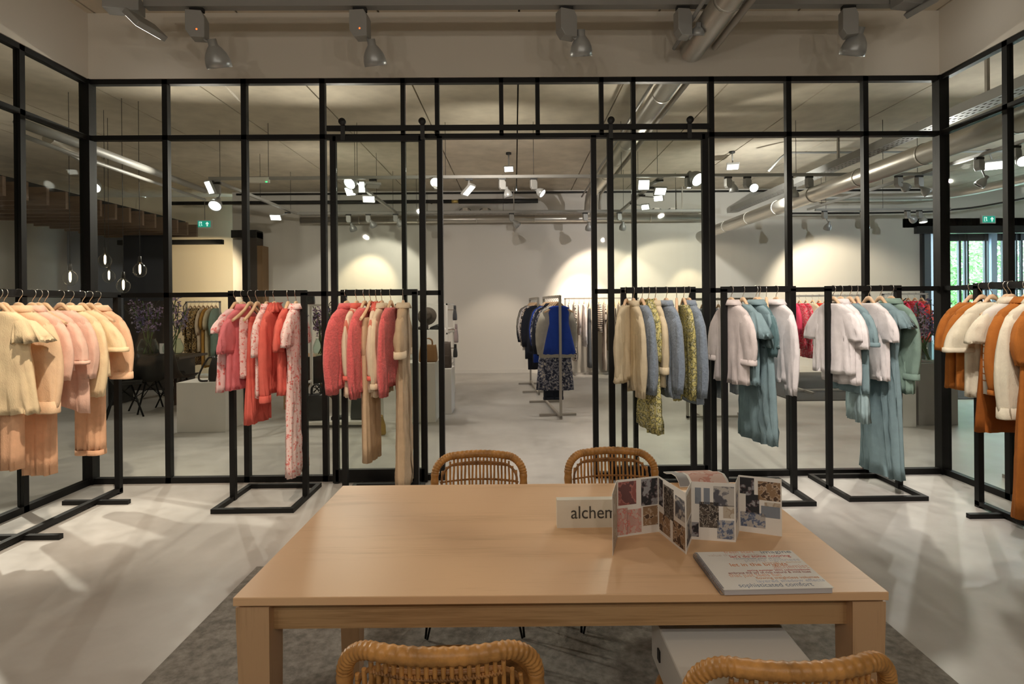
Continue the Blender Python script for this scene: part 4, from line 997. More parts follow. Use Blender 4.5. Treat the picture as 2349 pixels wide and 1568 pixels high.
duct('conduit_pipe', 'pale thin pipe across the ceiling above the right hall', [(at(1800, 352, 8.6).x-.25, 8.6, 3.5), (at(1790, 362, 8.6).x, 8.6, at(1800, 362, 8.6).z), (at(1805, 350, 8.6).x, 8.6, at(1800, 350, 8.6).z), (at(2300, 345, 8.6).x, 8.6, at(1800, 350, 8.6).z)], .016, M_TRACK, 8)
def tray(name, label, a, b, w, h, mat, slots=True):
    t = thing(name, label, 'cable tray', group='cable trays'); a, b = Vector(a), Vector(b); d = (b-a); L = d.length; d.normalize(); x = d.cross(Vector((0, 0, 1))).normalized()
    m = MB()
    for s in (-1, 1): m.bar(a+x*s*w/2+Vector((0, 0, h/2)), b+x*s*w/2+Vector((0, 0, h/2)), .004, h)
    m.build('side_wall', mat, t)
    m = MB(); k = int(L/.09)
    for i in range(k): p = a+d*(i+.5)*L/k; m.bar(p-x*w/2, p+x*w/2, .05, .004)
    for s in (-.5, -.17, .17, .5): m.bar(a+x*s*w*.94, b+x*s*w*.94, .03, .005)
    m.build('slotted_base', mat, t); return t
q = at(2349, 205, 5.15)
tray('cable_tray', 'white slotted cable tray slanting above the long duct at right', (q.x, 3.0, q.z), (q.x, 12.0, q.z), .17, .1, M_TRACK)
for y in (5.6, 6.3, 8.2): tag(MB().box((q.x+.04, y, (q.z+.1+ZC)/2), (.03, .03, ZC-q.z-.1)).build('tray_hanger', M_GREYM), f'grey strap hanging the slotted cable tray, {"nearest" if y < 6 else "second" if y < 7 else "third"} from the glass', 'strap', 'straps of the cable tray')
tray('cable_tray', 'white slotted cable tray along the rear wall above the slim duct', (at(690, 492, 11.7).x, 11.7, at(1190, 490, 11.7).z), (at(1625, 490, 11.7).x, 11.7, at(1190, 490, 11.7).z), .15, .06, M_TRACK)
for px, lab in ((1067, 'grey junction box on the rear cable tray, left in the doorway'), (1113, 'grey junction box on the rear cable tray, second in the doorway'), (1506, 'grey junction box on the rear cable tray, behind the right door'), (1543, 'grey junction box on the rear cable tray, beside the right mullion')):
    p = at(px, 481, 11.7); j = thing('junction_box', lab, 'junction box', p, 0, 'junction boxes'); MB().box((0, 0, 0), (.11, .06, .08)).build('housing', M_GREYM, j)
    for s in (-1, 1): MB().tube(catmull([(s*.05, 0, .02), (s*.1, 0, .01), (s*.12, 0, -.05)], 4), .007, 6).build('cable', M_BLACK2, j)
# ducts in the dim left hall, running to the rear
for lab, px0, py0, Ya, px1, py1, Yb, r, mt_ in (('pale trunking running to the rear in the dim left hall', 213, 342, 5.6, 470, 437, 9.2, .045, M_TRACK), ('thin pale pipe running to the rear in the dim left hall', 213, 370, 5.6, 470, 458, 9.2, .02, M_TRACK)):
    duct('ceiling_trunking', lab, [at(px0-170, py0-62, 4.6), at(px0, py0, Ya), at(px1, py1, Yb)], r, mt_, 8, 'trunking')
duct('flexible_duct', 'crumpled silver flexible hose behind the left glass corner', catmull([at(110, 318, 6.0), at(140, 335, 6.2), at(175, 352, 6.5), at(190, 362, 6.7), at(230, 372, 7.0)], 6), .06, M_DUCT, 14, 'duct')
#@@PART4
# ------------------------------------------------------------------ entrance portal, glass doors, trees outside
M_FRAME = plain('dark_aluminium', (.035, .036, .04), .4, .3)
M_GREYP = plain('grey_blue_panel', (.20, .23, .27), .5)
pt = struct(thing('window_4', None, None))
MB().box(((PX0+PX1)/2, HY1-.03, PZ-.06), (PX1-PX0+.3, .14, .16)).build('header', M_FRAME, pt)
MB().box((PX0+.14, HY1+.06, PZ/2-.07), (.22, .06, PZ-.14)).build('side_panel', M_GREYP, pt)
MB().box((PX0+.0, HY1-.02, PZ/2), (.05, .12, PZ)).build('jamb', M_FRAME, pt)
MB().box((PX0+.36, HY1+.5, PZ/2), (.10, 1.0, PZ)).build('jamb', M_FRAME, pt)
for px, w in ((2200, .06), (2212, .035), (2219, .035), (2259, .05), (2268, .06), (2300, .05), (2330, .04), (2342, .05)):
    MB().box((at(px, 600, HY1+.9).x, HY1+.9, PZ/2), (w, .06, PZ)).build('frame_post', M_FRAME, pt)
MB().box((at(2278, 600, HY1+.8).x, HY1+.8, PZ/2), (.14, .08, PZ)).build('pale_column', plain('pale_blue_column', (.45, .55, .68), .5), pt)
MB().box(((PX0+PX1)/2+.2, HY1+.92, at(2250, 662, HY1+.92).z), (PX1-PX0-.2, .05, .06)).build('cross_rail', M_FRAME, pt)
MB().box(((PX0+PX1)/2+.2, HY1+.92, PZ-.1), (PX1-PX0-.2, .06, .22)).build('transom_panel', M_FRAME, pt)
MB().box(((PX0+PX1)/2+.2, HY1+.9, PZ/2-.12), (PX1-PX0-.4, .008, PZ-.3)).build('pane', M_GLASS, pt)
struct(MB().box(((PX0+PX1)/2, HY1+.6, PZ+.1), (PX1-PX0+.8, 1.2, .2)).build('porch_ceiling', M_FRAME)); bpy.data.objects['porch_ceiling'].name = 'ceiling_porch'
struct(MB().box((12, 22, -.06), (34, 18, .1)).build('ground_outside', plain('outdoor_paving', (.35, .34, .32), .9)))
M_LEAF = None
def leaf_mat():
    mt, nt, b = _new('mixed_green_leaves')
    if nt is None: return mt
    g = _n(nt, 'ShaderNodeNewGeometry'); c = _ramp(nt, g.outputs['Random Per Island'], [(0, (.10, .24, .07)), (.5, (.24, .42, .16)), (1, (.42, .60, .30))])  # each leaf gets a random green of its own
    nt.links.new(c, b.inputs['Base Color']); b.inputs['Roughness'].default_value = .5
    t = _n(nt, 'ShaderNodeBsdfTranslucent'); nt.links.new(c, t.inputs[0]); mx = _n(nt, 'ShaderNodeMixShader'); mx.inputs[0].default_value = .45
    nt.links.new(b.outputs[0], mx.inputs[1]); nt.links.new(t.outputs[0], mx.inputs[2]); nt.links.new(mx.outputs[0], nt.nodes['Material Output'].inputs[0]); return mt
M_BARK = plain('bark', (.12, .09, .06), .9, 0, .6, 30)
def tree(label, loc, h, r, n, seed):
    rnd = random.Random(seed); t = thing('leafy_tree', label, 'tree', loc, 0, 'trees outside the entrance')
    m = MB(); m.tube(catmull([(0, 0, -.05), (.1, 0, h*.3), (-.05, .1, h*.6), (0, 0, h*.85)], 4), .12, 8, rad=lambda f: .14-.1*f)
    for k in range(6):
        a = k*1.1; z = h*(.3+.08*k); m.tube([(0, 0, z), (math.cos(a)*r*.5, math.sin(a)*r*.5, z+.5), (math.cos(a)*r*.85, math.sin(a)*r*.85, z+.8)], .04, 6)
    m.build('trunk', M_BARK, t)
    m = MB(); cl = [(rnd.uniform(-r, r)*.8, rnd.uniform(-r, r)*.6, rnd.uniform(.3, h*.95), rnd.uniform(.35, .8)) for _ in range(48)]
    for i in range(n):
        cx, cy, cz, cr = cl[rnd.randrange(len(cl))]; v = Vector((rnd.gauss(0, 1), rnd.gauss(0, 1), rnd.gauss(0, 1))).normalized()*cr*rnd.random()**.35
        p = Vector((cx, cy, cz))+v; a = Vector((rnd.gauss(0, 1), rnd.gauss(0, 1), rnd.gauss(0, .6))).normalized(); b = a.cross(Vector((rnd.gauss(0, 1), rnd.gauss(0, 1), rnd.gauss(0, 1)))).normalized()
        s_ = rnd.uniform(.05, .1); m._add([p-a*s_, p+b*s_*.45, p+a*s_, p-b*s_*.45], [(0, 1, 2, 3)])
    m.build('foliage', leaf_mat(), t)
tree('leafy green tree outside the entrance, right behind its left panes', (10.9, 15.8, 0), 5.6, 2.3, 10000, 3)
tree('leafy green tree outside the entrance, farther right', (14.6, 16.6, 0), 5.6, 2.4, 10000, 5)
# exit signs
def exit_sign(label, loc, w, h, box=True):
    t = thing('exit_sign', label, 'exit sign', loc, 0, 'green exit signs')
    MB().box((0, 0, 0), (w*1.15, .05, h*1.3)).build('housing', M_WHITE, t)
    MB().box((0, -.027, 0), (w, .006, h)).build('sign_face', emit('exit_green', (.02, .42, .30), .55), t)
    wh = emit('exit_white', (.85, 1, .95), .8)
    y = -.032
    m = MB(); x = w*.25; s_ = h*.36
    m.prism([(x-s_*.25, y, -s_), (x+s_*.25, y, -s_), (x+s_*.25, y, 0), (x+s_*.8, y, 0), (x, y, s_), (x-s_*.8, y, 0), (x-s_*.25, y, 0)], (0, -.002, 0)); m.build('arrow', wh, t)
    m = MB(); x = -w*.25
    m.box((x-w*.13, y, 0), (w*.04, .002, h*.7)); m.box((x-w*.02, y, h*.32), (w*.2, .002, h*.07)); m.lathe([(0, -.001), (h*.09, -.001), (h*.09, .001), (0, .001)], (x+w*.03, y, h*.22), 10, Matrix.Rotation(PI/2, 3, 'X'))
    m.bar((x-w*.02, y, h*.1), (x+w*.06, y, -h*.1), h*.1, .002); m.bar((x+w*.06, y, -h*.1), (x-w*.03, y, -h*.36), h*.08, .002); m.bar((x+w*.03, y, -h*.05), (x+w*.12, y, -h*.3), h*.08, .002); m.bar((x, y, h*.1), (x+w*.12, y, h*.02), h*.06, .002)
    m.build('running_figure', wh, t); return t
exit_sign('green running-man exit sign on the wall above the entrance', at(2266, 503, HY1-.03), .27, .14)
exit_sign('small green exit sign hung beside the slatted canopy at left', at(470, 514, 11.9), .26, .13)
MB().box((0, .0, .3), (.012, .012, .5)).build('hanging_rod', M_GREYM, bpy.data.objects['exit_sign.001'])

# ------------------------------------------------------------------ dim left hall: slatted canopy, walls, pendants
M_SLAT = wood('brown_slats', (.15, .10, .07), (.24, .17, .12), 0, 4, .7)
cn = thing('slatted_canopy', 'brown wooden slat canopy hanging in the dim left hall', 'canopy')
for i in range(15):
    y = 7.0+i*.34; MB().box((-7.5, y, 3.08), (1.9+.0*i, .05, .25)).build('slat', M_SLAT, cn)
for x in (-8.2, -6.9): MB().box((x, 9.4, 3.25), (.06, 5.0, .09)).build('carrier_beam', M_BLACK2, cn)
for y in (7.4, 11.2):
    for x in (-8.2, -6.9): MB().box((x, y, 3.65), (.012, .012, .72)).build('hanging_rod', M_BLACK2, cn)
struct(MB().box((-9.0, 12.3, 1.6), (1.35, .12, 3.2)).build('wall_blue_grey', plain('blue_grey_plaster', (.26, .28, .32), .85)))
struct(MB().box(((at(286, 600, 11.6).x+at(388, 600, 11.6).x)/2, 11.6, 1.5), (at(388, 600, 11.6).x-at(286, 600, 11.6).x, .1, 3.0)).build('wall_charcoal', plain('charcoal_panel', (.035, .037, .045), .7)))
struct(MB().box(((at(286, 570, 10.4).x+at(390, 600, 10.4).x)/2, 10.4, at(330, 690, 10.4).z/2), (at(384, 600, 10.4).x-at(286, 600, 10.4).x, .1, at(330, 690, 10.4).z)).build('partition_dark', plain('dark_brown_panel', (.03, .022, .016), .7)))
pl = thing('framed_opening', 'dark and oak-edged opening frame left of the long rear wall', 'opening frame')
yP = 12.25
MB().box(((at(572, 600, yP).x+at(597, 600, yP).x)/2, yP, 1.55), (at(597, 600, yP).x-at(572, 600, yP).x, .3, 3.1)).build('dark_post', plain('umber_panel', (.075, .06, .05), .7), pl)
MB().box(((at(597, 600, yP).x+at(609, 600, yP).x)/2, yP, 1.4), (at(609, 600, yP).x-at(597, 600, yP).x, .3, 2.8)).build('oak_edge', plain('oak_edge', (.26, .16, .08), .6), pl)
MB().box(((at(540, 600, yP).x+at(597, 600, yP).x)/2, yP-.02, 3.05), (at(597, 600, yP).x-at(540, 600, yP).x, .32, .16)).build('dark_header', M_BLACK2, pl)
tag(MB().box((-7.3, 12.1, at(470, 555, 12.1).z), (2.2, .1, .1)).build('black_beam', M_BLACK2), 'black beam over the cream alcove', 'beam')
PB = 'glass bulb pendants'
for px, py, Y, lab in ((161, 637, 6.6, 'glass bulb pendant seen left of the corner post'), (203, 606, 6.9, 'glass bulb pendant half hidden by the corner post'), (241, 597, 7.2, 'highest glass bulb pendant right of the corner post'),
                       (250, 633, 7.5, 'glass bulb pendant straight below the highest one'), (283, 655, 6.8, 'lowest glass bulb pendant, touching the middle rail'), (321, 619, 6.9, 'rightmost glass bulb pendant in the dim hall')):
    p = at(px, py, Y); t = thing('pendant_bulb', lab, 'pendant lamp', p, 0, PB)
    MB().lathe([(.018, .10), (.02, .085), (.05, .06), (.072, .02), (.07, -.03), (.05, -.07), (.02, -.088), (.001, -.09)], (0, 0, 0), 18).build('glass_globe', M_BULB, t)
    MB().lathe([(.001, .17), (.016, .165), (.018, .09), (.001, .085)], (0, 0, 0), 12).build('socket', M_BLACK2, t)
    MB().lathe([(.004, .07), (.012, .05), (.012, -.02), (.006, -.045), (.001, -.05)], (0, 0, 0), 10).build('filament', M_LITW, t)
    MB().tube([(0, 0, .165), (0, 0, ZC-p.z)], .003, 5).build('cord', M_BLACK2, t)
# ------------------------------------------------------------------ flowers
def flowers(name, label, loc, cols, h, n, seed, spread=.28, bare=3, group='vases with tall flowers'):
    rnd = random.Random(seed); t = thing(name, label, 'vase', loc, 0, group)
    MB().lathe([(.001, 0), (.10, .002), (.145, .06), (.15, .13), (.12, .21), (.10, .25), (.107, .26), (.097, .25), (.116, .2), (.143, .13), (.138, .06), (.09, .012), (.001, .012)], (0, 0, 0), 28).build('glass_vase', M_GLASSV, t)
    st = plain('green_stem', (.09, .14, .04), .6)
    for i in range(n+bare):
        a = rnd.uniform(0, 6.28); q = rnd.uniform(.3, 1)*spread; top = Vector((math.cos(a)*q, math.sin(a)*q, h*rnd.uniform(.7, 1.0)))
        p = catmull([(math.cos(a+2)*.07, math.sin(a+2)*.07, .03), (math.cos(a)*.05, math.sin(a)*.05, .27), top*.6+Vector((rnd.uniform(-.04, .04), 0, .05)), top], 5)
        if i >= n: p = [x*1.15+Vector((.03*math.sin(k*1.3), .02*math.cos(k), 0))*min(1, k/8) for k, x in enumerate(p)]
        s_ = MB().tube(p, .007, 5).build('stem', st if i < n else plain('dark_twig', (.06, .05, .035), .8), t)
        if i < n:
            m = MB()
            for k in range(26):
                f = rnd.uniform(.55, 1.02); j = min(len(p)-1, int(f*(len(p)-1))); c = p[j]+Vector((rnd.gauss(0, .035), rnd.gauss(0, .035), rnd.gauss(0, .02)))
                for w in range(4):
                    d = Vector((rnd.gauss(0, 1), rnd.gauss(0, 1), rnd.gauss(0, .7))).normalized(); e = d.cross(Vector((rnd.gauss(0, 1), rnd.gauss(0, 1), 1))).normalized()
                    m._add([c, c+d*.02+e*.012, c+d*.038, c+d*.02-e*.012], [(0, 1, 2, 3)])
            m.build('blossom', cols[i % len(cols)], s_)
    return t
PUR = [plain('mauve_petal', (.34, .24, .38), .7), plain('dusty_violet_petal', (.24, .20, .36), .7), plain('pale_lilac_petal', (.45, .38, .48), .7)]
vy = 6.9
v0 = at(2118, 829, vy)
flowers('flower_vase', 'round glass vase with mauve orchids on the grey counter at right', v0, PUR, .80, 9, 4)
# ------------------------------------------------------------------ plinths, counter
def plinth(label, px0, px1, ptop, pbot, depth, mat, cat='plinth', name='display_plinth'):
    a, b = fl(px0, pbot), fl(px1, pbot); Y = (a.y+b.y)/2; z = at((px0+px1)/2, ptop, Y).z
    o = MB().box(((a.x+b.x)/2, Y+depth/2, z/2), (b.x-a.x, depth, z)).build(name, mat, bevel=.004)
    return tag(o, label, cat, 'display plinths'), Vector(((a.x+b.x)/2, Y+depth/2, z))
o, P1 = plinth('white plinth carrying a black tote, behind the pink print rack', 407, 516, 877, 991, .42, M_WHITE)
o, P2 = plinth('taller white plinth with the tan handbag left of the doorway', 932, 999, 832, 969, .6, M_WHITE)
o, P3 = plinth('white plinth with the brown backpack at the left edge of the doorway', 992, 1036, 846, 950, .42, M_WHITE)
o, P4 = plinth('grey concrete counter with the glass vase, seen by the right glass corner', 2106, 2200, 833, 975, .55, plain('concrete_counter', (.34, .32, .30), .8, 0, .2, 12, .1), 'counter', 'counter')
o, P5 = plinth('low white plinth left of the grey counter', 2062, 2103, 864, 979, .35, M_WHITE)
# ------------------------------------------------------------------ bags
M_LEATH = plain('black_leather', (.014, .014, .015), .45, 0, .2, 60)
def bag(name, label, loc, w, d, h, mat, rz=0, taper=.8, strap=0, handles=True, pouch=False, group='bags on display'):
    t = thing(name, label, 'bag', loc, rz, group)
    def rr(wx, dx, z, n=28): return [(wx*math.copysign(abs(math.cos(2*PI*j/n))**.35, math.cos(2*PI*j/n)), dx*math.copysign(abs(math.sin(2*PI*j/n))**.35, math.sin(2*PI*j/n)), z+.006*math.sin(j*2.1)*(z/h)) for j in range(n)]
    MB().loft([rr(w*.46, d*.45, 0), rr(w*.5, d*.5, .02), rr(w*.48, d*.48, h*.5), rr(w*.5*taper, d*.32, h*.93), rr(w*.5*taper, d*.2, h), rr(w*.5*taper*.94, d*.14, h*.97)], (True, True)).build('bag_body', mat, t)
    if handles:
        for s in (-1, 1): MB().tube(catmull([(-w*.22, s*d*.16, h*.95), (-w*.2, s*d*.16, h*1.25), (0, s*d*.16, h*1.38), (w*.2, s*d*.16, h*1.25), (w*.22, s*d*.16, h*.95)], 5), .008, 6).build('handle', mat, t)
    if strap: MB().tube(catmull([(-w*.4, 0, h*.95), (-w*.55, -.02, h*.9), (-w*.8, -.06, h*.35), (-w*.75, -.1, .02), (-w*.45, -d*.6, .012)], 6), .012, 6).build('shoulder_strap', mat, t)
    if pouch: MB().box((0, -d*.5, h*.3), (w*.6, .03, h*.36)).build('front_pocket', mat, t, bevel=.008)
    return t
bag('tote_bag', 'black leather tote with long strap on the white plinth', (P1.x+.17, P1.y-.03, P1.z), .30, .16, .30, M_LEATH, .1, .72, 1)
bag('handbag', 'tan handbag with black handles on the taller plinth', (P2.x+.08, P2.y-.15, P2.z), .24, .14, .22, plain('tan_leather', (.34, .18, .07), .5), .0, .85, 0)
bag('backpack', 'brown backpack on the plinth at the doorway edge', (P3.x+.03, P3.y-.03, P3.z), .18, .14, .36, plain('umber_leather', (.075, .055, .042), .55), .1, .85, 0, False, True)
# ------------------------------------------------------------------ white shelving with accessories
def shelf_unit(label, x0, x1, y0, y1, h, zs):
    t = thing('shelving_unit', label, 'shelving', ((x0+x1)/2, (y0+y1)/2, 0), 0, 'white steel shelving units'); cx, cy = (x0+x1)/2, (y0+y1)/2; w, d = x1-x0, y1-y0
    for sx in (-1, 1):
        for sy in (-1, 1): MB().box((sx*(w/2-.015), sy*(d/2-.015), h/2), (.03, .03, h)).build('upright', M_WHITE, t)
    for z in zs: MB().box((0, 0, z), (w-.03, d-.03, .022)).build('shelf', M_WHITE, t)
    m = MB()
    for sy in (-1, 1): m.box((0, sy*(d/2-.015), h-.012), (w, .024, .024)); m.box((0, sy*(d/2-.015), .05), (w, .024, .03))
    for sx in (-1, 1):
        for z in (.05, h*.35, h*.7, h-.012): m.box((sx*(w/2-.015), 0, z), (.024, d, .024))
    m.build('frame_rails', M_WHITE, t)
sh1 = shelf_unit('white shelving unit behind the coral mohair rack', -2.66, -1.72, 6.98, 7.38, at(790, 697, 7.0).z, (.06,))
sh2 = shelf_unit('white shelving unit with hats and shoes left of the doorway', -1.82, -1.02, 8.6, 9.6, at(1000, 696, 8.6).z, (.06, .62, at(1000, 757, 8.8).z))
bag('tote_bag', 'black slouchy bag on the bottom shelf, left one', (-2.52, 7.18, .071), .26, .2, .32, M_LEATH, .1, .95, 0)
bag('tote_bag', 'black square bag on the bottom shelf under the striped blouses', (-1.98, 7.18, .071), .2, .14, .28, plain('dark_olive_leather', (.03, .034, .028), .5), -.1, .92, 0, False)
bag('pouch', 'crumpled black pouch on the bottom shelf', (-2.25, 7.16, .071), .16, .1, .05, M_LEATH, .3, .7, 0, False)
bag('tote_bag', 'small black bag on top of the shelving, left of the mullion', (-2.58, 7.12, at(790, 697, 7.0).z), .14, .12, .14, M_LEATH, .2, .9, 0, False)
bag('mustard_bag', 'mustard bag hanging low beside the beige jumpsuit', (-1.62, 6.6, .0), .2, .16, .22, plain('mustard_leather', (.42, .25, .05), .5), .4, .7, 1, False)
def shoe(label, loc, rz, mat):
    t = thing('shoe', label, 'shoe', loc, rz, 'shoes on the shelving')
    MB().loft([[(x, y*w, z) for y, z in ((-1, 0), (1, 0), (.8, h), (-.8, h))] for x, w, h in ((-.1, .028, .09), (-.04, .03, .075), (.03, .035, .05), (.09, .033, .03), (.12, .012, .015))], (True, True)).build('upper', mat, t)
    MB().box((.01, 0, -.004), (.23, .06, .01)).build('sole', M_BLACK2, t)
zs2 = at(1000, 757, 8.8).z+.02
shoe('black ankle shoe on the middle shelf, nearer the doorway', (-1.22, 8.75, zs2), 2.6, M_LEATH); shoe('dark shoe on the middle shelf beside the ankle shoe', (-1.42, 8.75, zs2), 2.4, plain('dark_suede', (.05, .04, .035), .9))
shoe('navy shoe on the shelf end near the tan handbag', (-1.70, 8.72, zs2), .4, plain('navy_leather', (.02, .025, .05), .5))
hat = thing('felt_hat', 'dark felt hat propped above the shoes', 'hat', (-1.38, 8.9, zs2+.2)); ax = Matrix.Rotation(1.2, 3, 'X')
MB().lathe([(.001, .11), (.06, .105), (.085, .07), (.09, 0), (.15, -.004), (.15, -.01), (.085, -.008)], (0, 0, 0), 24, ax).build('hat_body', plain('taupe_felt', (.10, .08, .065), .95), hat)
MB().tube([(0, .0, -.2), (0, .03, .0)], .008, 6).build('stand', M_WHITE, hat)
for k, (px, py, c, w, h) in enumerate(((1036, 722, (.05, .05, .055), .12, .16), (1039, 770, (.38, .30, .30), .14, .2), (1037, 808, (.02, .02, .02), .14, .14))):
    p = at(px, py, 8.62); hpch = bag('hanging_pouch', ['dark pouch hung on the doorway end of the shelving', 'dusty pink pouch hung on the doorway end of the shelving', 'black strap bag hung low on the doorway end of the shelving'][k], (p.x+.05, p.y, p.z-h/2), w, .06, h, plain('pouch_%s' % 'abc'[k], c, .6), PI/2, .8)
    MB().bar((0, 0, h*.98), (0, p.x+.05+1.05, h*.98), .012).build('hook', M_CHROME, hpch)
# ------------------------------------------------------------------ oak side table with chairs and flowers behind the racks
st = thing('side_table', 'wooden side table behind the pink and coral racks', 'table', (-2.75, 8.6, 0))
MB().box((0, 0, .74), (1.3, .7, .04)).build('tabletop', M_OAKX, st)
for sx in (-1, 1):
    for sy in (-1, 1): MB().box((sx*.6, sy*.3, .36), (.06, .06, .72)).build('leg', M_OAKZ, st)
flowers('flower_vase', 'glass vase with violet stems on the wooden side table', (-2.86, 8.45, .76), PUR, .85, 8, 9, .2, 2)
def shell_chair(label, loc, rz, legs):
    t = thing('shell_chair', label, 'chair', loc, rz, 'black shell chairs'); R = []
    for i in range(9):
        f = i/8; w = .20+.03*math.sin(f*PI); row = []
        for j in range(9):
            u = -1+2*j/8; y = -.20+.36*min(1, f*1.7) if f < .59 else .16+.06*(f-.59)/.41; z = .44+.02*u*u if f < .5 else .44+(f-.5)*.74+.0*u
            row.append((u*w, y-.06*u*u*(f > .4), z+.05*u*u))
        R.append(row)
    m = MB(); m.loft(R, closed=False); o = m.build('seat_shell', plain('black_shell', (.02, .018, .016), .5), t); sm = o.modifiers.new('thick', 'SOLIDIFY'); sm.thickness = .012
    for sx in (-1, 1):
        for sy in (-1, 1): MB().tube([(sx*.08, sy*.08, .43), (sx*.22, sy*.21, 0)], .012, 6).build('leg', legs, t)
    m = MB(); 
    for s in (-1, 1): m.tube([(-.15, s*.14, .2), (.08, -s*.08, .42)], .006, 5); m.tube([(.15, s*.14, .2), (-.08, -s*.08, .42)], .006, 5)
    m.build('cross_braces', M_BLACK, t)
shell_chair('dark shell chair with wooden legs at the side table', (-2.78, 7.95, 0), PI, plain('walnut_leg', (.20, .11, .05), .5))
shell_chair('dark shell chair with wire legs behind the white plinth', (at(408, 860, 8.6).x, 8.6, 0), 2.6, M_BLACK)
shell_chair('dark shell chair nearest the left glass corner in the dim hall', (at(285, 900, 7.9).x, 7.9, 0), 2.2, M_BLACK)
shell_chair('dark shell chair right of the one by the glass corner', (at(345, 880, 8.3).x, 8.3, 0), -2.3, M_BLACK)
dt = thing('bistro_table', 'dark table in the dim hall carrying violet flowers', 'table', (at(350, 800, 9.0).x, 9.0, 0))
MB().box((0, 0, .73), (1.3, .8, .035)).build('tabletop', plain('dark_wood', (.05, .035, .025), .5), dt)
for sx in (-1, 1): MB().box((sx*.5, 0, .36), (.05, .5, .72)).build('leg_frame', M_BLACK, dt)
flowers('flower_vase', 'dim glass vase with violet stems behind the peach rack', (at(345, 800, 9.0).x, 8.95, .75), PUR, .95, 9, 12, .3, 3)
flowers('flower_vase', 'dark twigs and violet stems left of the yellow clothes rack', (at(402, 800, 9.0).x, 8.95, .75), PUR, 1.0, 5, 15, .2, 4)
lt = MB().box((at(375, 800, 8.9).x, 8.9, .86), (.12, .01, .16)).build('card_holder', M_PAPER); tag(lt, 'small white card standing on the dark table', 'card')
# ------------------------------------------------------------------ hall racks and their clothes
tag(MB().box((6.4, 10.2, .006), (4.4, 3.4, .012)).build('rug', plain('dark_grey_rug', (.07, .066, .062), 1, 0, .8, 120)), 'dark grey rug under the red clothes in the hall', 'rug')
NAVY = cloth('navy_wool', C(26, 30, 44)); COB = cloth('cobalt_crepe', C(24, 62, 160)); GREYK = cloth('pale_grey_knit', C(176, 172, 160)); NAVF = printed('navy_floral_print', C(40, 46, 66), [C(150, 150, 160), C(60, 66, 100), C(196, 190, 180)], 30, .5)
DEN = cloth('dark_denim', C(28, 34, 48)); BWP = printed('black_white_print', C(226, 214, 204), [C(40, 36, 36)], 40, .5); BWS = striped('black_white_stripe', C(230, 212, 202), C(60, 50, 50), 'X', 26, .4); BWZ = striped('black_white_bands', C(232, 216, 206), C(46, 40, 40), 'Z', 22, .4)
REDC = cloth('vermilion_crepe', C(226, 66, 42)); REDF = printed('crimson_floral_print', C(200, 40, 66), [C(236, 190, 190), C(150, 20, 44)], 40, .54); FUCH = cloth('fuchsia_crepe', C(232, 62, 98)); RUSTY = printed('brown_gold_print', C(84, 62, 30), [C(190, 150, 80), C(220, 196, 150), C(40, 30, 18)], 26, .46)
GOLD = cloth('gold_linen', C(190, 140, 60)); GREYB = cloth('blue_grey_linen', C(150, 158, 168)); GREYD = cloth('slate_linen', C(96, 100, 104)); ORANGE = cloth('orange_crepe', C(214, 96, 44))
def far_row(rkname, hg, gg, p0, p1, zt, items, ang, tilt=0):
    p0, p1 = Vector(p0), Vector(p1); n = len(items)
    for i, (what, mat, L, sl, cat, kw) in enumerate(items):
        f = (i+.5)/n; p = p0+(p1-p0)*f; p.z = zt-.03; a = ang+math.radians(3*math.sin(i*2.3)+tilt)
        place = f'{ORD[i]} on {rkname}'
        hanger(p, a, f'hanger with the {what}, {place}', hg)
        nm = cat.replace(' ', '_')
        if cat == 'skirt': skirt('skirt', f'{what}, {place}', gg, p, a, mat, L=L, hi=False, seed=i, w=.15, hem=.2, th=.022, **kw)
        elif cat == 'trousers': trousers('trousers', f'{what}, {place}', gg, p, a, mat, L=L, hi=False, seed=i, w=.15, th=.024, **kw)
        else: garment(nm, f'{what}, {place}', cat, gg, p, a, mat, L=L, sleeve=sl, hi=False, seed=i+3, th=kw.pop('th', .024), **kw)
HR = 'grey steel racks of the hall'
b0 = fl(1287, 962); zn = at(1287, 677, b0.y).z
rack_frame('clothes_rack', 'grey rack of navy and cobalt clothes in the doorway, nearer one', HR, (b0.x-.07, b0.y+.72, 0), PI/2+.1, 1.44, 'tee', M_GREYM, .032, feet=(-.47, .58), zt=zn-.016)
far_row('navy rack', 'hangers on the navy rack', 'clothes on the navy rack', (b0.x, b0.y+.02, 0), (b0.x-.13, b0.y+1.35, 0), zn, [
    ('cobalt blue draped top', COB, .74, 0, 'top', dict(sw=.13, hem=.21, th=.045, fold=.016)), ('pale grey loose knit', GREYK, .80, .76, 'sweater', dict(hem=.25, sr=.1, th=.04)), ('navy floral dress', NAVF, 1.26, .5, 'dress', dict(hem=.26, waist=.19, th=.05)),
    ('dark denim trousers', DEN, 1.42, 0, 'trousers', dict(cuff=True)), ('navy blazer', NAVY, .82, .80, 'jacket', dict(collar='shirt', th=.035)), ('navy print blouse', NAVF, .8, .7, 'blouse', {}), ('cobalt blouse', COB, .95, .7, 'blouse', {}), ('navy coat', NAVY, 1.05, .8, 'coat', {})], 0)
b1x = .34
rack_frame('clothes_rack', 'grey rack of dark clothes in the doorway, farther one', HR, (b1x, 10.1, 0), PI/2+.06, 1.6, 'tee', M_GREYM, .032, feet=(-.5, .5), zt=zn-.016)
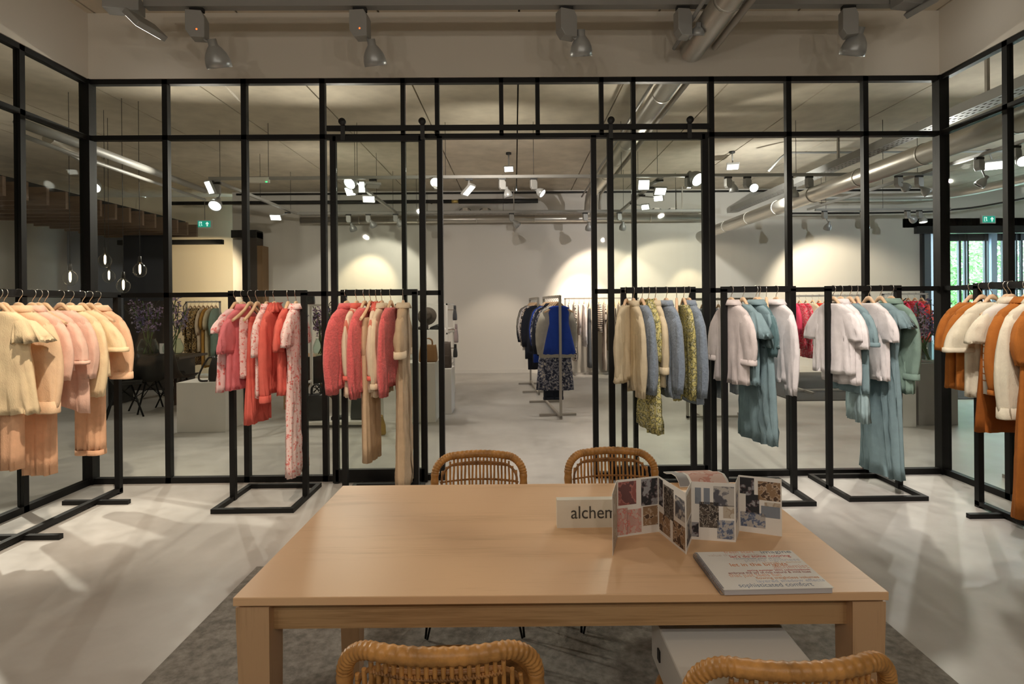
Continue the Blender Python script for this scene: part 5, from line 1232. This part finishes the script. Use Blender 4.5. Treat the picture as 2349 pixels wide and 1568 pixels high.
far_row('rear navy rack', 'hangers on the rear navy rack', 'clothes on the rear navy rack', (b1x+.04, 9.4, 0), (b1x-.045, 10.85, 0), zn, [
    ('navy wool coat', NAVY, 1.0, .8, 'coat', {}), ('navy trousers', NAVY, 1.2, 0, 'trousers', {}), ('black-and-white print blouse', BWP, .85, .75, 'blouse', {}), ('white blouse', WHITEC, .9, .7, 'blouse', {}), ('navy floral blouse', NAVF, .8, .75, 'blouse', {}), ('pale sweater', GREYK, .85, .7, 'sweater', {}), ('navy shirt', NAVY, .8, .8, 'shirt', {})], 0)
yb2 = 12.0; zb2 = at(1400, 682, yb2).z
xa_, xb_ = at(1300, 690, yb2).x, at(1460, 690, yb2).x
rack_frame('clothes_rack', 'long grey rack of black and white clothes against the rear wall', HR, ((xa_+xb_)/2, yb2, 0), 0, xb_-xa_+.1, 'tee', M_GREYM, .03, feet=(-.6, .6), zt=zb2-.016)
far_row('rear wall rack', 'hangers on the rear wall rack', 'black and white clothes', (xa_, yb2, 0), (xb_, yb2, 0), zb2, [
    ('white shirt', WHITEC, .95, .8, 'shirt', {}), ('black-flecked dress', BWP, 1.3, .8, 'dress', {}), ('pale grey top', OFFW, .75, .6, 'top', {}), ('bright white blouse', WHITEC, 1.0, .95, 'blouse', {}), ('charcoal trousers', GREYD, 1.45, 0, 'trousers', {}), ('diagonal striped dress', BWS, 1.5, .6, 'dress', {}),
    ('banded white sweater', BWZ, .7, .55, 'sweater', {}), ('vertical striped dress', BWS, 1.5, .5, 'dress', {}), ('cream blouse', IVORY, 1.1, .95, 'blouse', {}), ('striped trousers', BWS, 1.4, 0, 'trousers', {}), ('striped shirt dress', BWS, 1.4, .7, 'dress', {}), ('white long-sleeved top', WHITEC, 1.2, 1.1, 'top', {}), ('striped skirt', BWS, 1.35, 0, 'skirt', {}), ('orange top', ORANGE, .8, .5, 'top', {})], PI/2)
b3 = fl(1650, 960); zb3 = at(1650, 683, b3.y).z
rack_frame('clothes_rack', 'grey rack of slate and pale clothes behind the right sliding door', HR, (b3.x+.05, b3.y, 0), 0, .95, 'tee', M_GREYM, .032, feet=(-.25, .3), zt=zb3-.016)
far_row('slate rack', 'hangers on the slate rack', 'clothes on the slate rack', (b3.x-.36, b3.y, 0), (b3.x+.46, b3.y, 0), zb3, [
    ('slate shirt', GREYD, .85, .8, 'shirt', {}), ('blue-grey blouse', GREYB, .9, .8, 'blouse', {}), ('slate dress', GREYD, 1.2, .7, 'dress', {}), ('blue-grey dress', GREYB, 1.25, .6, 'dress', {}), ('pale grey shirt', OFFW, .9, .85, 'shirt', {}), ('blue-grey trousers', GREYB, 1.2, 0, 'trousers', {}), ('navy blouse', NAVY, .8, .6, 'blouse', {}), ('pale dress', OFFW, 1.15, .7, 'dress', {})], PI/2)
yr = 9.3; zr4 = at(1880, 676, yr).z; x0, x1 = at(1812, 680, yr).x, at(1990, 680, yr).x
rack_frame('clothes_rack', 'grey rack of red and crimson clothes on the dark rug', HR, ((x0+x1)/2, yr, .012), 0, x1-x0+.1, 'tee', M_GREYM, .03, feet=(-.4, .4), zt=zr4-.028)
far_row('red rack', 'hangers on the red rack', 'clothes on the red rack', (x0, yr, 0), (x1, yr, 0), zr4, [
    ('crimson top', FUCH, .7, .6, 'top', {}), ('crimson floral blouse', REDF, .85, .7, 'blouse', {}), ('floral dress', REDF, 1.0, .6, 'dress', {}), ('ivory cardigan', IVORY, .72, .7, 'cardigan', {}), ('vermilion jumpsuit', REDC, 1.0, .5, 'jumpsuit', {}), ('vermilion dress', REDC, .98, .6, 'dress', {}), ('white print blouse', BWP, .7, .5, 'blouse', {}),
    ('vermilion top', REDC, .7, .5, 'top', {}), ('crimson shirt', REDF, .8, .7, 'shirt', {}), ('orange blouse', ORANGE, .75, .6, 'blouse', {}), ('fuchsia blouse', FUCH, .8, .6, 'blouse', {}), ('red print top', REDF, .75, .5, 'top', {})], PI/2)
yq = 9.6; zq = at(2060, 672, yq).z; x0, x1 = at(2030, 680, yq).x, at(2122, 680, yq).x
rack_frame('clothes_rack', 'grey rack of fuchsia clothes behind the orchids', HR, ((x0+x1)/2, yq, .012), 0, x1-x0+.1, 'tee', M_GREYM, .03, feet=(-.25, .25), zt=zq-.028)
far_row('fuchsia rack', 'hangers on the fuchsia rack', 'clothes on the fuchsia rack', (x0, yq, 0), (x1, yq, 0), zq, [
    ('coral dress', REDC, .95, .5, 'dress', {}), ('fuchsia floral blouse', REDF, .8, .6, 'blouse', {}), ('fuchsia dress', FUCH, 1.0, .6, 'dress', {}), ('pink print top', REDF, .8, .5, 'top', {}), ('fuchsia shirt', FUCH, .85, .7, 'shirt', {}), ('coral blouse', CORAL, .8, .6, 'blouse', {})], PI/2)
yg = 10.6; zg = at(470, 690, yg).z; x0, x1 = at(432, 700, yg).x, at(500, 700, yg).x
rack_frame('clothes_rack', 'grey rack of brown and gold printed clothes in the cream alcove', HR, ((x0+x1)/2, yg, 0), 0, x1-x0+.1, 'tee', M_GREYM, .028, feet=(-.15, .15), zt=zg-.016)
far_row('gold rack', 'hangers on the gold rack', 'clothes on the gold rack', (x0, yg, 0), (x1, yg, 0), zg, [
    ('brown print dress', RUSTY, 1.1, .6, 'dress', {}), ('brown print blouse', RUSTY, .85, .7, 'blouse', {}), ('gold print dress', RUSTY, 1.15, .5, 'dress', {}), ('cream blouse', CREAM_, .9, .6, 'blouse', {}), ('gold linen dress', GOLD, 1.2, .5, 'dress', {}), ('ivory dress', IVORY, 1.15, .5, 'dress', {}), ('sage dress', SAGE, 1.0, .6, 'dress', {})], PI/2)
rack_frame('clothes_rack', 'empty end of a grey rack seen through the right glass wall', HR, (4.36, 4.92-.6, 0), PI/2, 1.2, 'tee', M_GREYM, .04, feet=(-.35, .4), zt=1.2)
